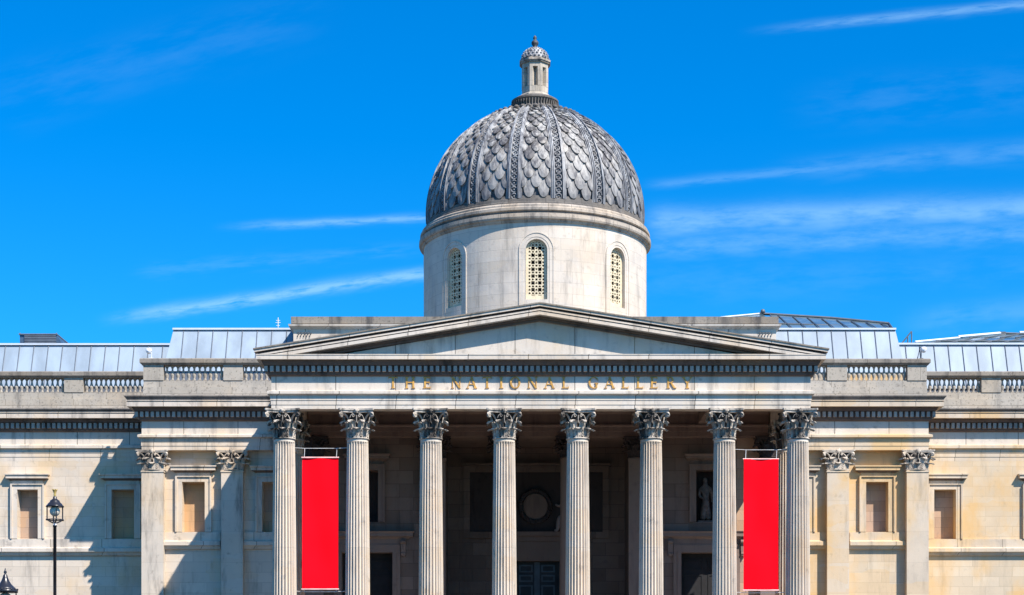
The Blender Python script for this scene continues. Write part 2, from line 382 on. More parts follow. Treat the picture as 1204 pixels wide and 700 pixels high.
# ---------------- letters of the frieze
def letter(ch):
    T, t, s = .17, .075, .05
    q = []
    def bx(x0, x1, z0, z1): q.append([(x0, z0), (x1, z0), (x1, z1), (x0, z1)])
    def ln(x0, z0, x1, z1, w): q.append([(x0-w/2, z0), (x0+w/2, z0), (x1+w/2, z1), (x1-w/2, z1)])
    def foot(x, w=.30): bx(x-w/2, x+w/2, 0, s)
    def head(x, w=.30): bx(x-w/2, x+w/2, 1-s, 1)
    def arc(cx, cz, rx, rz, a0, a1, thick, n=16):
        for i in range(n):
            p = []
            for a in (a0+(a1-a0)*i/n, a0+(a1-a0)*(i+1)/n):
                th = thick*(.38+.62*abs(math.cos(a)))
                p.append(((cx+rx*math.cos(a), cz+rz*math.sin(a)), (cx+(rx-th)*math.cos(a), cz+(rz-th*.9)*math.sin(a))))
            q.append([p[0][0], p[1][0], p[1][1], p[0][1]])
    if ch == 'T': bx(-.085, .085, s, 1-t); bx(-.42, .42, 1-t, 1); foot(0, .36); q.append([(-.42,1-t),(-.38,1-t),(-.42,.82)]); q.append([(.42,1-t),(.42,.82),(.38,1-t)])
    if ch == 'I': bx(-.085, .085, s, 1-s); foot(0, .36); head(0, .36)
    if ch == 'H':
        for x in (-.3, .3): bx(x-.08, x+.08, s, 1-s); foot(x, .32); head(x, .32)
        bx(-.22, .22, .48, .48+t)
    if ch == 'E':
        bx(-.28, -.12, s, 1-s); bx(-.38, .3, 0, t); bx(-.38, .28, 1-t, 1); bx(-.12, .16, .49, .49+t)
        q.append([(.30,t),(.34,.2),(.24,t)]); q.append([(.28,1-t),(.22,1-t),(.31,.82)]); bx(.14, .19, .42, .62)
    if ch == 'L':
        bx(-.24, -.08, s, 1-s); head(-.16, .34); bx(-.33, .3, 0, t); q.append([(.30,t),(.35,.24),(.23,t)])
    if ch == 'N':
        ln(-.32, s, -.32, 1, t); ln(.34, 0, .34, 1-s, t); ln(.33, 0, -.31, 1, T); foot(-.32, .26); head(.34, .26); head(-.38, .22)
    if ch == 'A':
        ln(-.36, s, 0, 1, t); ln(.34, s, .0, 1, T); bx(-.23, .22, .32, .32+t*.8); foot(-.36, .26); foot(.35, .32)
    if ch == 'Y':
        bx(-.085, .085, s, .48); foot(0, .36); ln(0, .45, -.34, 1-s, T); ln(.04, .45, .34, 1-s, t); head(-.34, .32); head(.34, .26)
    if ch == 'O': arc(0, .5, .47, .52, 0, 2*math.pi, .17, 28)
    if ch == 'G':
        arc(.03, .5, .48, .52, math.pi*.24, math.pi*1.72, .17, 22); bx(.19, .35, .06, .42); bx(.10, .44, .42, .47)
        q.append([(.37, .84), (.40, .84), (.42, .64), (.385, .64)])
    if ch == 'R':
        bx(-.30, -.14, s, 1-s); foot(-.22, .32); bx(-.38, .02, 1-t, 1); bx(-.14, .05, .46, .46+t)
        arc(.0, .735, .27, .265, -math.pi/2, math.pi/2, .15, 12); q.append([(-.02, .48), (.12, .48), (.46, 0), (.28, 0)]); bx(.28, .52, 0, s)
    return q
lets = [('T',97),('H',157),('E',218),('N',320),('A',375),('T',430),('I',480),('O',529),('N',590),('A',650),('L',707),
        ('G',806),('A',863),('L',918),('L',970),('E',1021),('R',1079),('Y',1138)]
zb0, zt0 = Z(456.8, Y0), Z(443.6, Y0); H = zt0-zb0
for ch, sx in lets:
    cx = X(430 + sx/3.01, Y0)
    lm = MB()
    for i, q in enumerate(letter(ch)):
        lm.poly_y([(cx + x*H*.98, zb0 + z*H) for x, z in q], Y0-.035-.0012*(i % 23), Y0+.01)
    lm.build('gilt_letter', 'gold', pent[1])

# ---------------- columns
def flute_shaft(rt, rb, h, nf=24, per=8):
    m = MB(); n = nf*per; prof = []
    zs = [0, .02, .12, .2] + [h*i/9 for i in range(1, 9)] + [h-.26, h-.17, h-.13, h-.10, h]
    def rad(z):
        t = z/h
        return rb - (rb-rt)*(t**1.6)
    depth = .098
    o = []
    for z in zs:
        if z < .1: e = 0
        elif z > h-.12: e = 0
        elif z > h-.15: e = .6
        elif z > h-.2: e = .9
        else: e = 1
        if z == .12: e = .6
        for k in range(n):
            a = 2*math.pi*(k+.5)/n; q = (k % per)/per + .5/per
            w = .20
            u = (q-w/2)/(1-w)
            dd = depth*math.sqrt(max(0, 1-(2*u-1)**2)) if 0 < u < 1 else 0
            rr = rad(z) - dd*e
            o.append((rr*math.cos(a), rr*math.sin(a), z))
    f = [(j*n+k, j*n+(k+1)%n, (j+1)*n+(k+1)%n, (j+1)*n+k) for j in range(len(zs)-1) for k in range(n)]
    m.add(o, f, False); m.add(o[-n:], [tuple(range(n))])
    return m

def capital(rb, h, aw, square=False):
    """Corinthian capital on the origin: rb neck radius, h height, aw abacus width"""
    m = MB()
    ab = h*.13
    def bell(t):   # radius of the bell up the height
        return rb*(.93 + .02*t + .30*max(0, t-.45)**1.5*1.9)
    prof = [(rb*1.0, 0), (rb*1.10, .015*h), (rb*1.12, .035*h), (rb*1.08, .055*h), (rb*.93, .06*h)]
    prof += [(bell(t), h*(.06+t*.81)) for t in [i/8 for i in range(9)]]
    m.add(*(lambda q: (q.v, q.f, True))(MB().lathe(prof[:5], 0, 0, 32)))
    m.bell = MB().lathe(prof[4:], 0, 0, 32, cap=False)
    # abacus with concave sides and cut horns
    for (z0, z1, g_) in ((h-ab, h-ab*.45, .93), (h-ab*.45, h, 1.0)):
        pts = []
        hw = aw/2*g_
        for sd in range(4):
            a = sd*math.pi/2
            for i in range(9):
                u = -1+2*i/8
                x = u*hw*.93; y = hw*(1.0 - .20*(1-u*u))
                pts.append((x*math.cos(a)+y*math.sin(a), -x*math.sin(a)+y*math.cos(a)))
        n = len(pts)
        m.add([(x, y, z0) for x, y in pts]+[(x, y, z1) for x, y in pts],
              [tuple(range(n)), tuple(range(2*n-1, n-1, -1))]+[(i, i+n, (i+1)%n+n, (i+1)%n) for i in range(n)])
    # acanthus leaves
    def leaf(ang, z0, hl, w, curl, rboff):
        ca, sa = math.cos(ang), math.sin(ang)
        NT, NU = 11, 6; fr, bk = [], []
        for i in range(NT+1):
            t = i/NT
            if t < .72:
                z = z0 + hl*t/.72*.90; r = bell((z/h-.06)/.81)+rboff+.012+ .05*curl*(t/.72)**2
            else:
                q = (t-.72)/.28*math.pi*.95
                rr0 = bell((z0/h+hl*.9/h-.06)/.81)+rboff+.012+.05*curl
                z = z0+hl*.90+hl*.10*math.sin(q)*1.0 - (hl*.13*(1-math.cos(q))/2)
                r = rr0 + curl*.13*(1-math.cos(q))/2*1.7
            lob = 1 + .16*math.sin(t*math.pi*7)
            ww = w*(.80+.38*math.sin(min(1, t/.8)*math.pi*.75))*lob*(1 if t < .75 else 1-.75*((t-.75)/.25)**1.3)
            for u in range(NU+1):
                uu = -1+2*u/NU
                rid = .022*math.cos(uu*math.pi*2.0)+.02*(1-abs(uu))
                fr.append((ca*(r+rid)-sa*uu*ww/2, sa*(r+rid)+ca*uu*ww/2, z))
                bk.append((ca*(r-.035)-sa*uu*ww/2*.9, sa*(r-.035)+ca*uu*ww/2*.9, z-(.03 if t > .8 else 0)))
        k = NU+1; nv = len(fr); f = []
        for i in range(NT):
            for u in range(NU):
                a = i*k+u; f.append((a, a+1, a+1+k, a+k)); f.append((nv+a, nv+a+k, nv+a+1+k, nv+a+1))
            f.append((i*k, (i+1)*k, nv+(i+1)*k, nv+i*k)); f.append((i*k+NU, nv+i*k+NU, nv+(i+1)*k+NU, (i+1)*k+NU))
        for u in range(NU): f.append((NT*k+u, NT*k+u+1, nv+NT*k+u+1, nv+NT*k+u))
        m.add(fr+bk, f, False)
    sq = rb/.445
    for i in range(8): leaf(math.pi/2+i*math.pi/4, .06*h, .33*h, .30*sq, 1.0*sq, 0)
    for i in range(8): leaf(math.pi/2+(i+.5)*math.pi/4, .10*h, .56*h, .27*sq, 1.15*sq, .0)
    # corner volutes and stalks
    for i in range(4):
        a = math.pi/4+i*math.pi/2; ca, sa = math.cos(a), math.sin(a)
        R1 = aw/2*1.20; zc = h-ab-.095*h; rv = .085*h
        pts = []; 
        for t in [j/6 for j in range(6)]:
            rr = rb*1.02+(R1-rb*1.02)*t**1.5; zz = h*.56+(zc+rv-h*.56)*math.sin(t*math.pi/2)
            pts.append((ca*rr, sa*rr, zz))
        for j in range(15):
            q = j/14*2*math.pi*1.4; rr_ = rv*(1-.75*j/14)
            pts.append((ca*(R1+rr_*math.sin(q)), sa*(R1+rr_*math.sin(q)), zc+rr_*math.cos(q)))
        m.tube(pts, [.028*sq+.012*min(1, j/6) for j in range(len(pts))], 6, True, flat=(1.7, .9))
    # inner helices and the flower of each face
    for i in range(4):
        a = i*math.pi/2; ca, sa = math.cos(a), math.sin(a)
        for s_ in (-1, 1):
            pts = []; rin = rb*1.17
            for t in [j/5 for j in range(5)]:
                lat = s_*(.33*sq-.20*sq*t**1.5); pts.append((ca*(rin*.93+.10*sq*t)-sa*lat, sa*(rin*.93+.10*sq*t)+ca*lat, h*.55+(h*.27)*math.sin(t*math.pi/2)))
            for j in range(10):
                q = j/9*2*math.pi*1.1; rr_ = .06*h*(1-.7*j/9)
                lat = s_*(.13*sq - rr_*math.sin(q)*.9 + 0)
                pts.append((ca*(rin+.06*sq)-sa*lat, sa*(rin+.06*sq)+ca*lat, h*.765+rr_*math.cos(q)))
            m.tube(pts, .020*sq, 5, True)
        rr = aw/2*.82
        m.sphere((ca*rr, sa*rr, h-ab*.55), .085*sq, 8, 6, (1, 1, 1.05))
        for k in range(5):
            q = 2*math.pi*k/5; m.sphere((ca*(rr)-sa*.075*sq*math.cos(q), sa*(rr)+ca*.075*sq*math.cos(q), h-ab*.55+.075*sq*math.sin(q)), .045*sq, 6, 4)
        m.tube([(ca*rb*1.15, sa*rb*1.15, h*.55), (ca*rb*1.33, sa*rb*1.33, h*.78)], .022*sq, 5)
    return m

def place_mb(mb, x, y, z, sy=1.0, s=1.0):
    a = MB(); a.v = [(v[0]*s+x, v[1]*s*sy+y, v[2]+z) for v in mb.v]; a.f = mb.f; a.sm = mb.sm; return a
CAPH = Z(481, Y0) - Z(516, Y0)
SH = zc_soff - CAPH - FLOOR - .55
cy0 = Y0 + .46
shaft_mb = flute_shaft(.437, .515, SH)
cap_mb = capital(.437, CAPH, 1.46)
base_mb = MB(); base_mb.box(-.72, .72, -.72, .72, 0, .17)
base_mb.lathe([(.70, .17), (.72, .22), (.70, .29), (.60, .31), (.57, .36), (.60, .41), (.64, .45), (.60, .51), (.53, .55)], 0, 0, 40)
cols = [334.2 + 86.26*i for i in range(8)]
first = None
def column(x, y):
    global first
    name = 'fluted_column'
    if first is None:
        a = MB(); a.v = [(v[0]+x, v[1]+y, v[2]+FLOOR) for v in base_mb.v]; a.f = base_mb.f; a.sm = base_mb.sm
        # the shaft is the part itself; base and capital hang on it
        s_ = MB(); s_.v = [(v[0]+x, v[1]+y, v[2]+FLOOR+.55) for v in shaft_mb.v]; s_.f = shaft_mb.f; s_.sm = shaft_mb.sm
        c_ = MB(); c_.v = [(v[0]+x, v[1]+y, v[2]+FLOOR+.55+SH) for v in cap_mb.v]; c_.f = cap_mb.f; c_.sm = cap_mb.sm
        col = s_.build(name, 'col', G, (x, y, FLOOR+.55), fix=False)
        b = a.build('column_base', 'col', col, (x, y, FLOOR)); c = c_.build('capital', 'cap', col, (x, y, FLOOR+.55+SH))
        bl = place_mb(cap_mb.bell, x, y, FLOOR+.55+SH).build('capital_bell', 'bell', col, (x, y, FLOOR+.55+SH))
        first = (col, b, c, bl); return col
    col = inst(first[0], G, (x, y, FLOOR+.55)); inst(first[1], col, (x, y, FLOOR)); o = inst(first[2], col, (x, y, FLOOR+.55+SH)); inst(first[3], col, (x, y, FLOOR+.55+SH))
    return col
xs_col = [X(px, cy0) for px in cols]
for x in xs_col: column(x, cy0)
for x in (xs_col[0], xs_col[-1]): column(x, cy0+3.02)
# ---------------- pilasters
PH = Z(529.3, YM) - Z(553, YM)
pcap_mb = capital(.50, PH, 1.50)
firstp = {}
def pilaster(px0, px1, Yf, depth, ztop, zbot, mat, capmat, key, capmb, caph):
    x0, x1 = X(px0, Yf), X(px1, Yf); cx = (x0+x1)/2; hw = (x1-x0)/2
    if key not in firstp:
        m = MB(); m.box(cx-hw, cx+hw, Yf, Yf+depth, zbot, ztop-caph); m.box(cx-hw-.03, cx+hw+.03, Yf-.03, Yf+depth, ztop-caph-.09, ztop-caph-.03)
        m.box(cx-hw-.12, cx+hw+.12, Yf-.12, Yf+depth, zbot, zbot+.5)
        sh = m.build('pilaster', mat, G, (cx, Yf, zbot))
        cp = place_mb(capmb, cx, Yf+.16, ztop-caph, .42).build('capital', capmat, sh, (cx, Yf, ztop-caph))
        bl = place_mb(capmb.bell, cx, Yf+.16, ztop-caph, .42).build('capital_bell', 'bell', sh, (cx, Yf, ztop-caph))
        firstp[key] = (sh, cp, bl)
    else:
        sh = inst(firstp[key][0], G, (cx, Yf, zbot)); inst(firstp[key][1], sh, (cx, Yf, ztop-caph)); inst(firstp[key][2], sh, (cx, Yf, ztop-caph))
zM = Z(529.3, YM)
pilaster(166.3, 192, YM, .42, zM, 1.5, 'pil', 'capl', 'l', pcap_mb, PH)
pilaster(260, 285.6, YM, .42, zM, 1.5, 'pil', 'capl', 'l', pcap_mb, PH)
pilaster(972.6, 998.4, YM, .42, zM, 1.5, 'pilw', 'capl', 'r', pcap_mb, PH)
pilaster(1066.2, 1092, YM, .42, zM, 1.5, 'pilw', 'capl', 'r', pcap_mb, PH)

# ---------------- walls with openings
def wall(mat, x0, x1, yf, th, z0, z1, ops, name='wall'):
    m = MB(); xs = sorted({x0, x1, *[o[0] for o in ops], *[o[1] for o in ops]})
    for a, b in zip(xs, xs[1:]):
        here = [o for o in ops if o[0] <= a+1e-6 and o[1] >= b-1e-6]
        z = z0
        for o in sorted(here, key=lambda q: q[2]):
            if o[2] > z: m.box(a, b, yf, yf+th, z, o[2])
            z = o[3]
        if z < z1: m.box(a, b, yf, yf+th, z, z1)
    return m.build(name, mat, G)
def opening(p0, p1, q0, q1, Y): return (X(p0, Y), X(p1, Y), Z(q1, Y), Z(q0, Y))
def blind_window(op, Y, mat, rev=.5, hood=True, frame=.26, key='w', backmat='niche', hoodgap=None):
    x0, x1, z0, z1 = op; h = MB()
    # eared architrave frame round the recess
    f = frame
    h.box(x0-f, x0-.003, Y-.09, Y+.02, z0, z1+.003); h.box(x1+.003, x1+f, Y-.09, Y+.02, z0, z1+.003)
    h.box(x0-f-.0, x1+f, Y-.092, Y+.02, z1+.003, z1+f)
    h.box(x0-f-.05, x0-f+.03, Y-.15, Y+.02, z0-.0, z1+f-.001); h.box(x1+f-.03, x1+f+.05, Y-.15, Y+.02, z0, z1+f-.001); h.box(x0-f-.05, x1+f+.05, Y-.152, Y+.02, z1+f-.04, z1+f+.003)

    fr = h.build('window_frame', mat, G)
    rc = MB(); rc.box(x0+.002, x1-.002, Y+rev, Y+rev+.12, z0-.01, z1+.01).build('recess_back', backmat, fr)
    if hood:
        gp = f + .22
        k = MB(); zt = z1+f
        k.box(x0-f+.02, x1+f-.02, Y-.05, Y+.02, zt+.004, zt+.16)
        k.sweep([(x0-f, Y+.02), (x0-f, Y), (x1+f, Y), (x1+f, Y+.02)], [(-.02, zt+.25), (.24, zt+.25), (.24, zt+.36), (.29, zt+.41), (.29, zt+.46), (-.02, zt+.50)])
        hd = k.build('window_hood', mat, fr)
        k = MB(); k.sweep([(x0-f, Y+.02), (x0-f, Y), (x1+f, Y), (x1+f, Y+.02)], [(-.02, zt+.162), (.08, zt+.162), (.12, zt+.21), (.21, zt+.248), (-.02, zt+.248)])
        k.build('hood_bed_moulding', 'bed', hd)  # dark underside of the hood put into its colour
    return fr
ZLO = 0.0
# left pavilion
o1 = opening(214.6, 241, 567, 625.7, YW); o2 = opening(308.5, 335, 567, 625.7, YW)
wall('wall', ml+.02, X(355, YW), YW, .75, ZLO, Z(529.3, YM)-.002, [o1, o2])
for o in (o1, o2): blind_window(o, YW, 'trim')
o3 = opening(1018, 1044, 567, 625.7, YW); o4 = opening(923.5, 950, 567, 625.7, YW)
wall('wallr', X(919, YW), mr-.02, YW, .75, ZLO, Z(529.3, YM)-.002, [o3, o4])
for o in (o3, o4): blind_window(o, YW, 'trimw')
# wings
ol = [opening(20.7, 44.9, 576, 633.7, YF), opening(131.6, 158, 576, 633.7, YF)]
wall('wall', fl, ml+.5, YF, .75, ZLO, Z(542.4, YF)-.002, ol)
for o in ol: blind_window(o, YF, 'trim')
orr = [opening(1098, 1123.5, 576, 634, YF), opening(1210, 1236, 576, 634, YF)]
wall('wallr', mr-.5, fr, YF, .75, ZLO, Z(542.4, YF)-.002, orr)
for o in orr: blind_window(o, YF, 'trimw')
# pavilion side walls, returning to the wings
MB().box(ml+.021, ml+.4, YW+.75, YF+.8, 0, Z(529.3, YM)-.004).box(mr-.4, mr-.021, YW+.75, YF+.8, 0, Z(529.3, YM)-.004).build('wall', 'wall', G)
# string courses under the windows
def course(x0, x1, Y, ps, mat):
    a, b, c, d = [Z(q, Y-.15) for q in ps]
    m = MB(); m.sweep([(x0, Y), (x1, Y)], [(-.02, a), (.10, a), (.10, b), (.14, b-.02), (.24, b-.06), (.24, c), (.16, c-.04), (.10, d+.02), (.06, d), (-.02, d)])
    m.build('string_course', mat, G)
course(X(192, YW)+.01, X(260, YW)-.01, YW, (625.9, 635.5, 641.5, 646), 'trim')
course(X(285.6, YW)+.01, X(354, YW), YW, (625.9, 635.5, 641.5, 646), 'trim')
course(X(920, YW), X(972.6, YW)-.01, YW, (625.9, 635.5, 641.5, 646), 'trimw')
course(X(998.4, YW)+.01, X(1066.2, YW)-.01, YW, (625.9, 635.5, 641.5, 646), 'trimw')
course(fl, ml+.3, YF, (634, 643.5, 649, 653.5), 'trim')
course(mr-.3, fr, YF, (634, 643.5, 649, 653.5), 'trimw')

# ---------------- inside the portico
zcap = zc_soff
ix = lambda p: X(p, YI)
# end walls of the loggia (with the doors and niches) and the entrance recess
dl = opening(402, 461.5, 650, 760, YW); nl = opening(417.8, 444.5, 553, 614, YW)
dr_ = opening(801, 860.5, 650, 760, YW); nr = opening(818.5, 845.2, 553, 614, YW)
ztopi = zcap
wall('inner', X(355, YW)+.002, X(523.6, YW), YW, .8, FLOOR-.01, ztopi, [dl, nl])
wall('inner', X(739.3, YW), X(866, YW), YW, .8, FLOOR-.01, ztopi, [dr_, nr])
wall('niche', X(866, YW)+.002, X(919, YW)-.002, YW, .8, FLOOR-.01, ztopi, [])  # lighter copy of the wall where sun patches land
for o in (nl, nr):
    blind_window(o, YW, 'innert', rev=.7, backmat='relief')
for o in (dl, dr_):
    x0, x1, z0, z1 = o
    m = MB(); f = .36
    m.box(x0-f, x0-.003, YW-.10, YW+.02, z0, z1); m.box(x1+.003, x1+f, YW-.10, YW+.02, z0, z1); m.box(x0-f, x1+f, YW-.102, YW+.02, z1+.002, z1+f)
    m.box(x0-f*.5, x0-.006, YW-.13, YW, z0, z1+.05); m.box(x1+.006, x1+f*.5, YW-.13, YW, z0, z1+.05)
    dfm = m.build('door_frame', 'innert', G)
    k = MB(); zt = z1+f
    k.box(x0-f-.25, x1+f+.25, YW-.06, YW+.02, zt+.004, zt+.26)
    k.sweep([(x0-f-.28, YW+.02), (x0-f-.28, YW), (x1+f+.28, YW), (x1+f+.28, YW+.02)], [(-.02, zt+.26), (.10, zt+.26), (.16, zt+.32), (.30, zt+.36), (.30, zt+.50), (.36, zt+.58), (-.02, zt+.64)])
    for sx in (x0-f-.14, x1+f+.14):
        k.poly_y([(sx-.11, zt+.26), (sx+.11, zt+.26), (sx+.11, zt-.25), (sx+.08, zt-.52), (sx-.08, zt-.52), (sx-.11, zt-.25)], YW-.18, YW+.01)
        k.tube([(sx-.12, YW-.2, zt+.12), (sx+.12, YW-.2, zt+.12)], .09, 10); k.tube([(sx-.10, YW-.14, zt-.42), (sx+.10, YW-.14, zt-.42)], .07, 10)
    k.build('door_hood', 'innert', dfm)
    d = MB(); cxm = (x0+x1)/2
    d.box(x0, x1, YW+.5, YW+.56, z0, z1)
    for s_ in (-1, 1):
        for (za, zb) in ((z0+.3, z0+1.5), (z0+1.75, z1-.95), (z1-.75, z1-.25)):
            xa = cxm+s_*.12; xb = cxm+s_*((x1-x0)/2-.15)
            for (p_, q_, r_, t_) in ((xa, xb, za, za+.06), (xa, xb, zb-.06, zb), (xa, xa+s_*.06, za+.061, zb-.061), (xb-s_*.06, xb, za+.061, zb-.061)):
                d.box(p_, q_, YW+.47, YW+.505, r_, t_)
    d.build('door', 'dark', G)
# entrance recess
rx0, rx1 = X(523.6, YW), X(739.3, YW)
ed = opening(604, 658, 660, 780, YR)
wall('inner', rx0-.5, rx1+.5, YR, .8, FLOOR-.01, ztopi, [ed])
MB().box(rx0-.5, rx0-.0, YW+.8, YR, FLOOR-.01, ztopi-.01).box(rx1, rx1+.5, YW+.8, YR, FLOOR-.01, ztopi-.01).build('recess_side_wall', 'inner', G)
x0, x1, z0, z1 = ed
m = MB(); m.box(x0-.35, x0-.003, YR-.1, YR+.02, z0, z1); m.box(x1+.003, x1+.35, YR-.1, YR+.02, z0, z1); m.box(x0-.5, x1+.5, YR-.12, YR+.02, z1+.002, z1+.92)
m.box(x0-1.0, x1+1.0, YR-.34, YR+.02, z1+1.16, z1+1.36); m.box(x0-.9, x1+.9, YR-.2, YR+.02, z1+.925, z1+1.155)
edf = m.build('entrance_frame', 'innert', G)
d = MB(); cxm = X(631.5, YR); d.box(x0, x1, YR+.4, YR+.46, z0, z1); d.box(cxm-.14, cxm+.14, YR+.33, YR+.405, z0, z1)
d.build('entrance_door', 'door', G); d = MB(); d.box(cxm-.13, cxm+.13, YR+.31, YR+.329, z0, z1-.02)
for s_ in (-1, 1):
    for (za, zb) in ((z0+.2, z1-1.1), (z1-.95, z1-.62), (z1-.5, z1-.14)):
        xa, xb = cxm+s_*.2, cxm+s_*.85
        for (p_, q_, r_, t_) in ((xa, xb, za, za+.07), (xa, xb, zb-.07, zb), (xa, xa+s_*.08, za+.071, zb-.071), (xb-s_*.08, xb, za+.071, zb-.071)):
            d.box(p_, q_, YR+.35, YR+.405, r_, t_)
d.build('door_panelling', 'doorl', bpy.data.objects['entrance_door'])
# relief panel with blank roundel
m = MB(); pl, pr, pt, pb = X(545, YR), X(716, YR), Z(548, YR), Z(627, YR)
def frame_rect(m, a, b, c, d_, w, y0, y1):
    m.box(a, b, y0, y1, d_-w, d_); m.box(a, b, y0, y1, c, c+w); m.box(a, a+w, y0, y1, c+w+.001, d_-w-.001); m.box(b-w, b, y0, y1, c+w+.001, d_-w-.001)
frame_rect(m, pl, pr, pb-.25, pt, .30, YR-.14, YR+.01)
m.box(pl-.1, pr+.1, YR-.32, YR+.01, pt+.003, pt+.10); m.box(pl+.03, pr-.03, YR-.20, YR+.0, pt-.12, pt-.003)
pf = m.build('relief_frame', 'inner', G)
m = MB(); m.box(pl+.3, pr-.3, YR-.03, YR+.005, pb+.052, pt-.302)
rcx, rcz = X(629.5, YR), Z(596, YR)
ring = []
for k in range(33):
    a = 2*math.pi*k/32; ring.append((rcx+.70*math.cos(a), YR-.12, rcz+.74*math.sin(a)))
m.tube(ring, .11, 8)
for k in range(40):
    a = 2*math.pi*k/40; q = a+.5
    m.sphere((rcx+.70*math.cos(a), YR-.2, rcz+.74*math.sin(a)), .07, 6, 4, (1.3*abs(math.cos(q))+.6, .7, 1.3*abs(math.sin(q))+.6))
m.build('relief_background', 'relief', pf)
m = MB(); m.lathe([(.60, 0), (.60, .05), (.56, .07)], 0, 0, 32)
mm = MB(); mm.v = [(rcx+v[0], YR-.05-v[2], rcz+v[1]*1.04) for v in m.v]; mm.f = m.f; mm.sm = m.sm
mm.build('roundel', 'innert', pf)
def skin_figure(name, joints, edges, mat, parent, origin, sub=2, root=0):
    me = bpy.data.meshes.new(name); me.from_pydata([tuple(Vector(j[0])-Vector(origin)) for j in joints], edges, [])
    o = bpy.data.objects.new(name, me); C.objects.link(o)
    sk = o.modifiers.new('s', 'SKIN'); sv = me.skin_vertices[0].data
    for i, j in enumerate(joints): sv[i].radius = (j[1], j[1]*(j[2] if len(j) > 2 else 1)); sv[i].use_root = (i == root)
    o.modifiers.new('d', 'SUBSURF').levels = sub; o.modifiers['d'].render_levels = sub
    dg = bpy.context.evaluated_depsgraph_get(); dg.update()
    nm = bpy.data.meshes.new_from_object(o.evaluated_get(dg)); bpy.data.objects.remove(o)
    nm.name = name; nm.materials.clear(); nm.materials.append(mt[mat])
    for p_ in nm.polygons: p_.use_smooth = True
    return link(name, nm, parent, origin)
for s_, bx_ in ((-1, rcx-1.55), (1, rcx+1.05+.0)):
    y = YR-.2; zf = pb+.1
    if s_ > 0: bx_ = rcx+1.55
    J = [((bx_, y, zf+.62), .22, .7), ((bx_+s_*.02, y, zf+1.0), .20, .7), ((bx_+s_*.0, y, zf+1.38), .23, .6), ((bx_-s_*.02, y, zf+1.58), .08), ((bx_-s_*.04, y, zf+1.80), .13),
         ((bx_-s_*.22, y-.02, zf+1.35), .09), ((bx_-s_*.42, y-.02, zf+1.12), .07), ((bx_-s_*.62, y-.02, zf+1.22), .05),
         ((bx_+s_*.24, y, zf+1.32), .09), ((bx_+s_*.36, y, zf+1.0), .07), ((bx_+s_*.30, y, zf+.75), .05),
         ((bx_-s_*.40, y-.03, zf+.62), .16), ((bx_-s_*.48, y-.03, zf+.3), .12), ((bx_-s_*.52, y-.03, zf+.02), .09), ((bx_-s_*.68, y-.03, zf-.0), .06),
         ((bx_-s_*.25, y, zf+.58), .15), ((bx_-s_*.30, y, zf+.28), .12), ((bx_-s_*.28, y, zf+.0), .09)]
    E = [(0,1),(1,2),(2,3),(3,4),(2,5),(5,6),(6,7),(2,8),(8,9),(9,10),(0,11),(11,12),(12,13),(13,14),(0,15),(15,16),(16,17)]
    skin_figure('relief_figure', J, E, 'innerl', pf, (bx_, y, zf))
# inner entablature on the inner pilasters and columns
ent_in = MB()
yi = YI
prof = [(-.7, zcap), (0, zcap), (0, zcap+.22), (.04, zcap+.225), (.04, zcap+.42), (.10, zcap+.45), (.12, zcap+.52), (.02, zcap+.53), (.02, zcap+1.0), (.2, zcap+1.1), (.2, zcap+1.2), (-.7, zcap+1.2)]
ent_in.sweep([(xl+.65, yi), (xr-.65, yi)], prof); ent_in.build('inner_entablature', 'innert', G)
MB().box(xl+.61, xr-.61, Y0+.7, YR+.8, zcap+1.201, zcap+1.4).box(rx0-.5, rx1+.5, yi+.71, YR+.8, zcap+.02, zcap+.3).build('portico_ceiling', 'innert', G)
# ceiling beams from the front row to the wall
bm_ = MB()
for x in xs_col[1:-1]: bm_.box(x-.38, x+.38, Y0+.61, yi-.21, zcap+.55, zcap+1.2)
bm_.build('ceiling_beams', 'innert', G)
iph = Z(513.6, YI)-Z(538.5, YI)
icap_mb = capital(.50, iph, 1.50)
for pc in (510.6, 752.4, 367, 896.5 if False else 907):
    pilaster(pc-13, pc+13, YI, .5, zcap-.002, FLOOR, 'innert', 'relief', 'i', icap_mb, iph)
# two inner columns in the entrance opening
icol = None
for pc in (592, 670.8):
    x = X(pc, YI+.45)
    if icol is None:
        s_ = MB().lathe([(.62, FLOOR), (.62, FLOOR+.2), (.52, FLOOR+.4), (.50, FLOOR+.5), (.50, FLOOR+3), (.455, zcap-iph)], x, YI+.45, 40).build('inner_column', 'innert', G, (x, YI+.45, FLOOR))
        c_ = place_mb(icap_mb, x, YI+.45, zcap-iph-.002, 1.0, .95).build('capital', 'relief', s_, (x, YI+.45, zcap-iph))
        icol = (s_, c_)
    else:
        s2 = inst(icol[0], G, (x, YI+.45, FLOOR)); inst(icol[1], s2, (x, YI+.45, zcap-iph))

# ---------------- pediment
pcx = (xl+xr)/2; ztopc = Z(416.4, Y0-.56)+.002
ye = Y0-.62
apx = X(634.8, ye); apz = Z(355.3, ye); exl, exr = X(298.5, ye), X(973.5, ye); ez = Z(409.5, ye)
slL = (apz-ez)/(apx-exl); slR = (apz-ez)/(exr-apx)
def band(a, b, y0, y1, eL, eR):
    """chevron between a and b metres below the top line, ends at eL,eR, cut off at the horizontal cornice"""
    out = []
    for (sl, e, s_) in ((slL, eL, -1), (slR, eR, 1)):
        top = lambda x, o: apz - o - sl*abs(x-apx)
        xt_end = e; pts = [(apx, apz-a)]
        zt = top(e, a); zb = top(e, b)
        if zt >= ztopc: pts.append((e, zt)); pts.append((e, max(zb, ztopc)))
        else: pts.append((apx+s_*(apz-a-ztopc)/sl, ztopc))
        if zb < ztopc: pts.append((apx+s_*(apz-b-ztopc)/sl, ztopc))
        pts.append((apx, apz-b))
        out.append(pts)
    return out
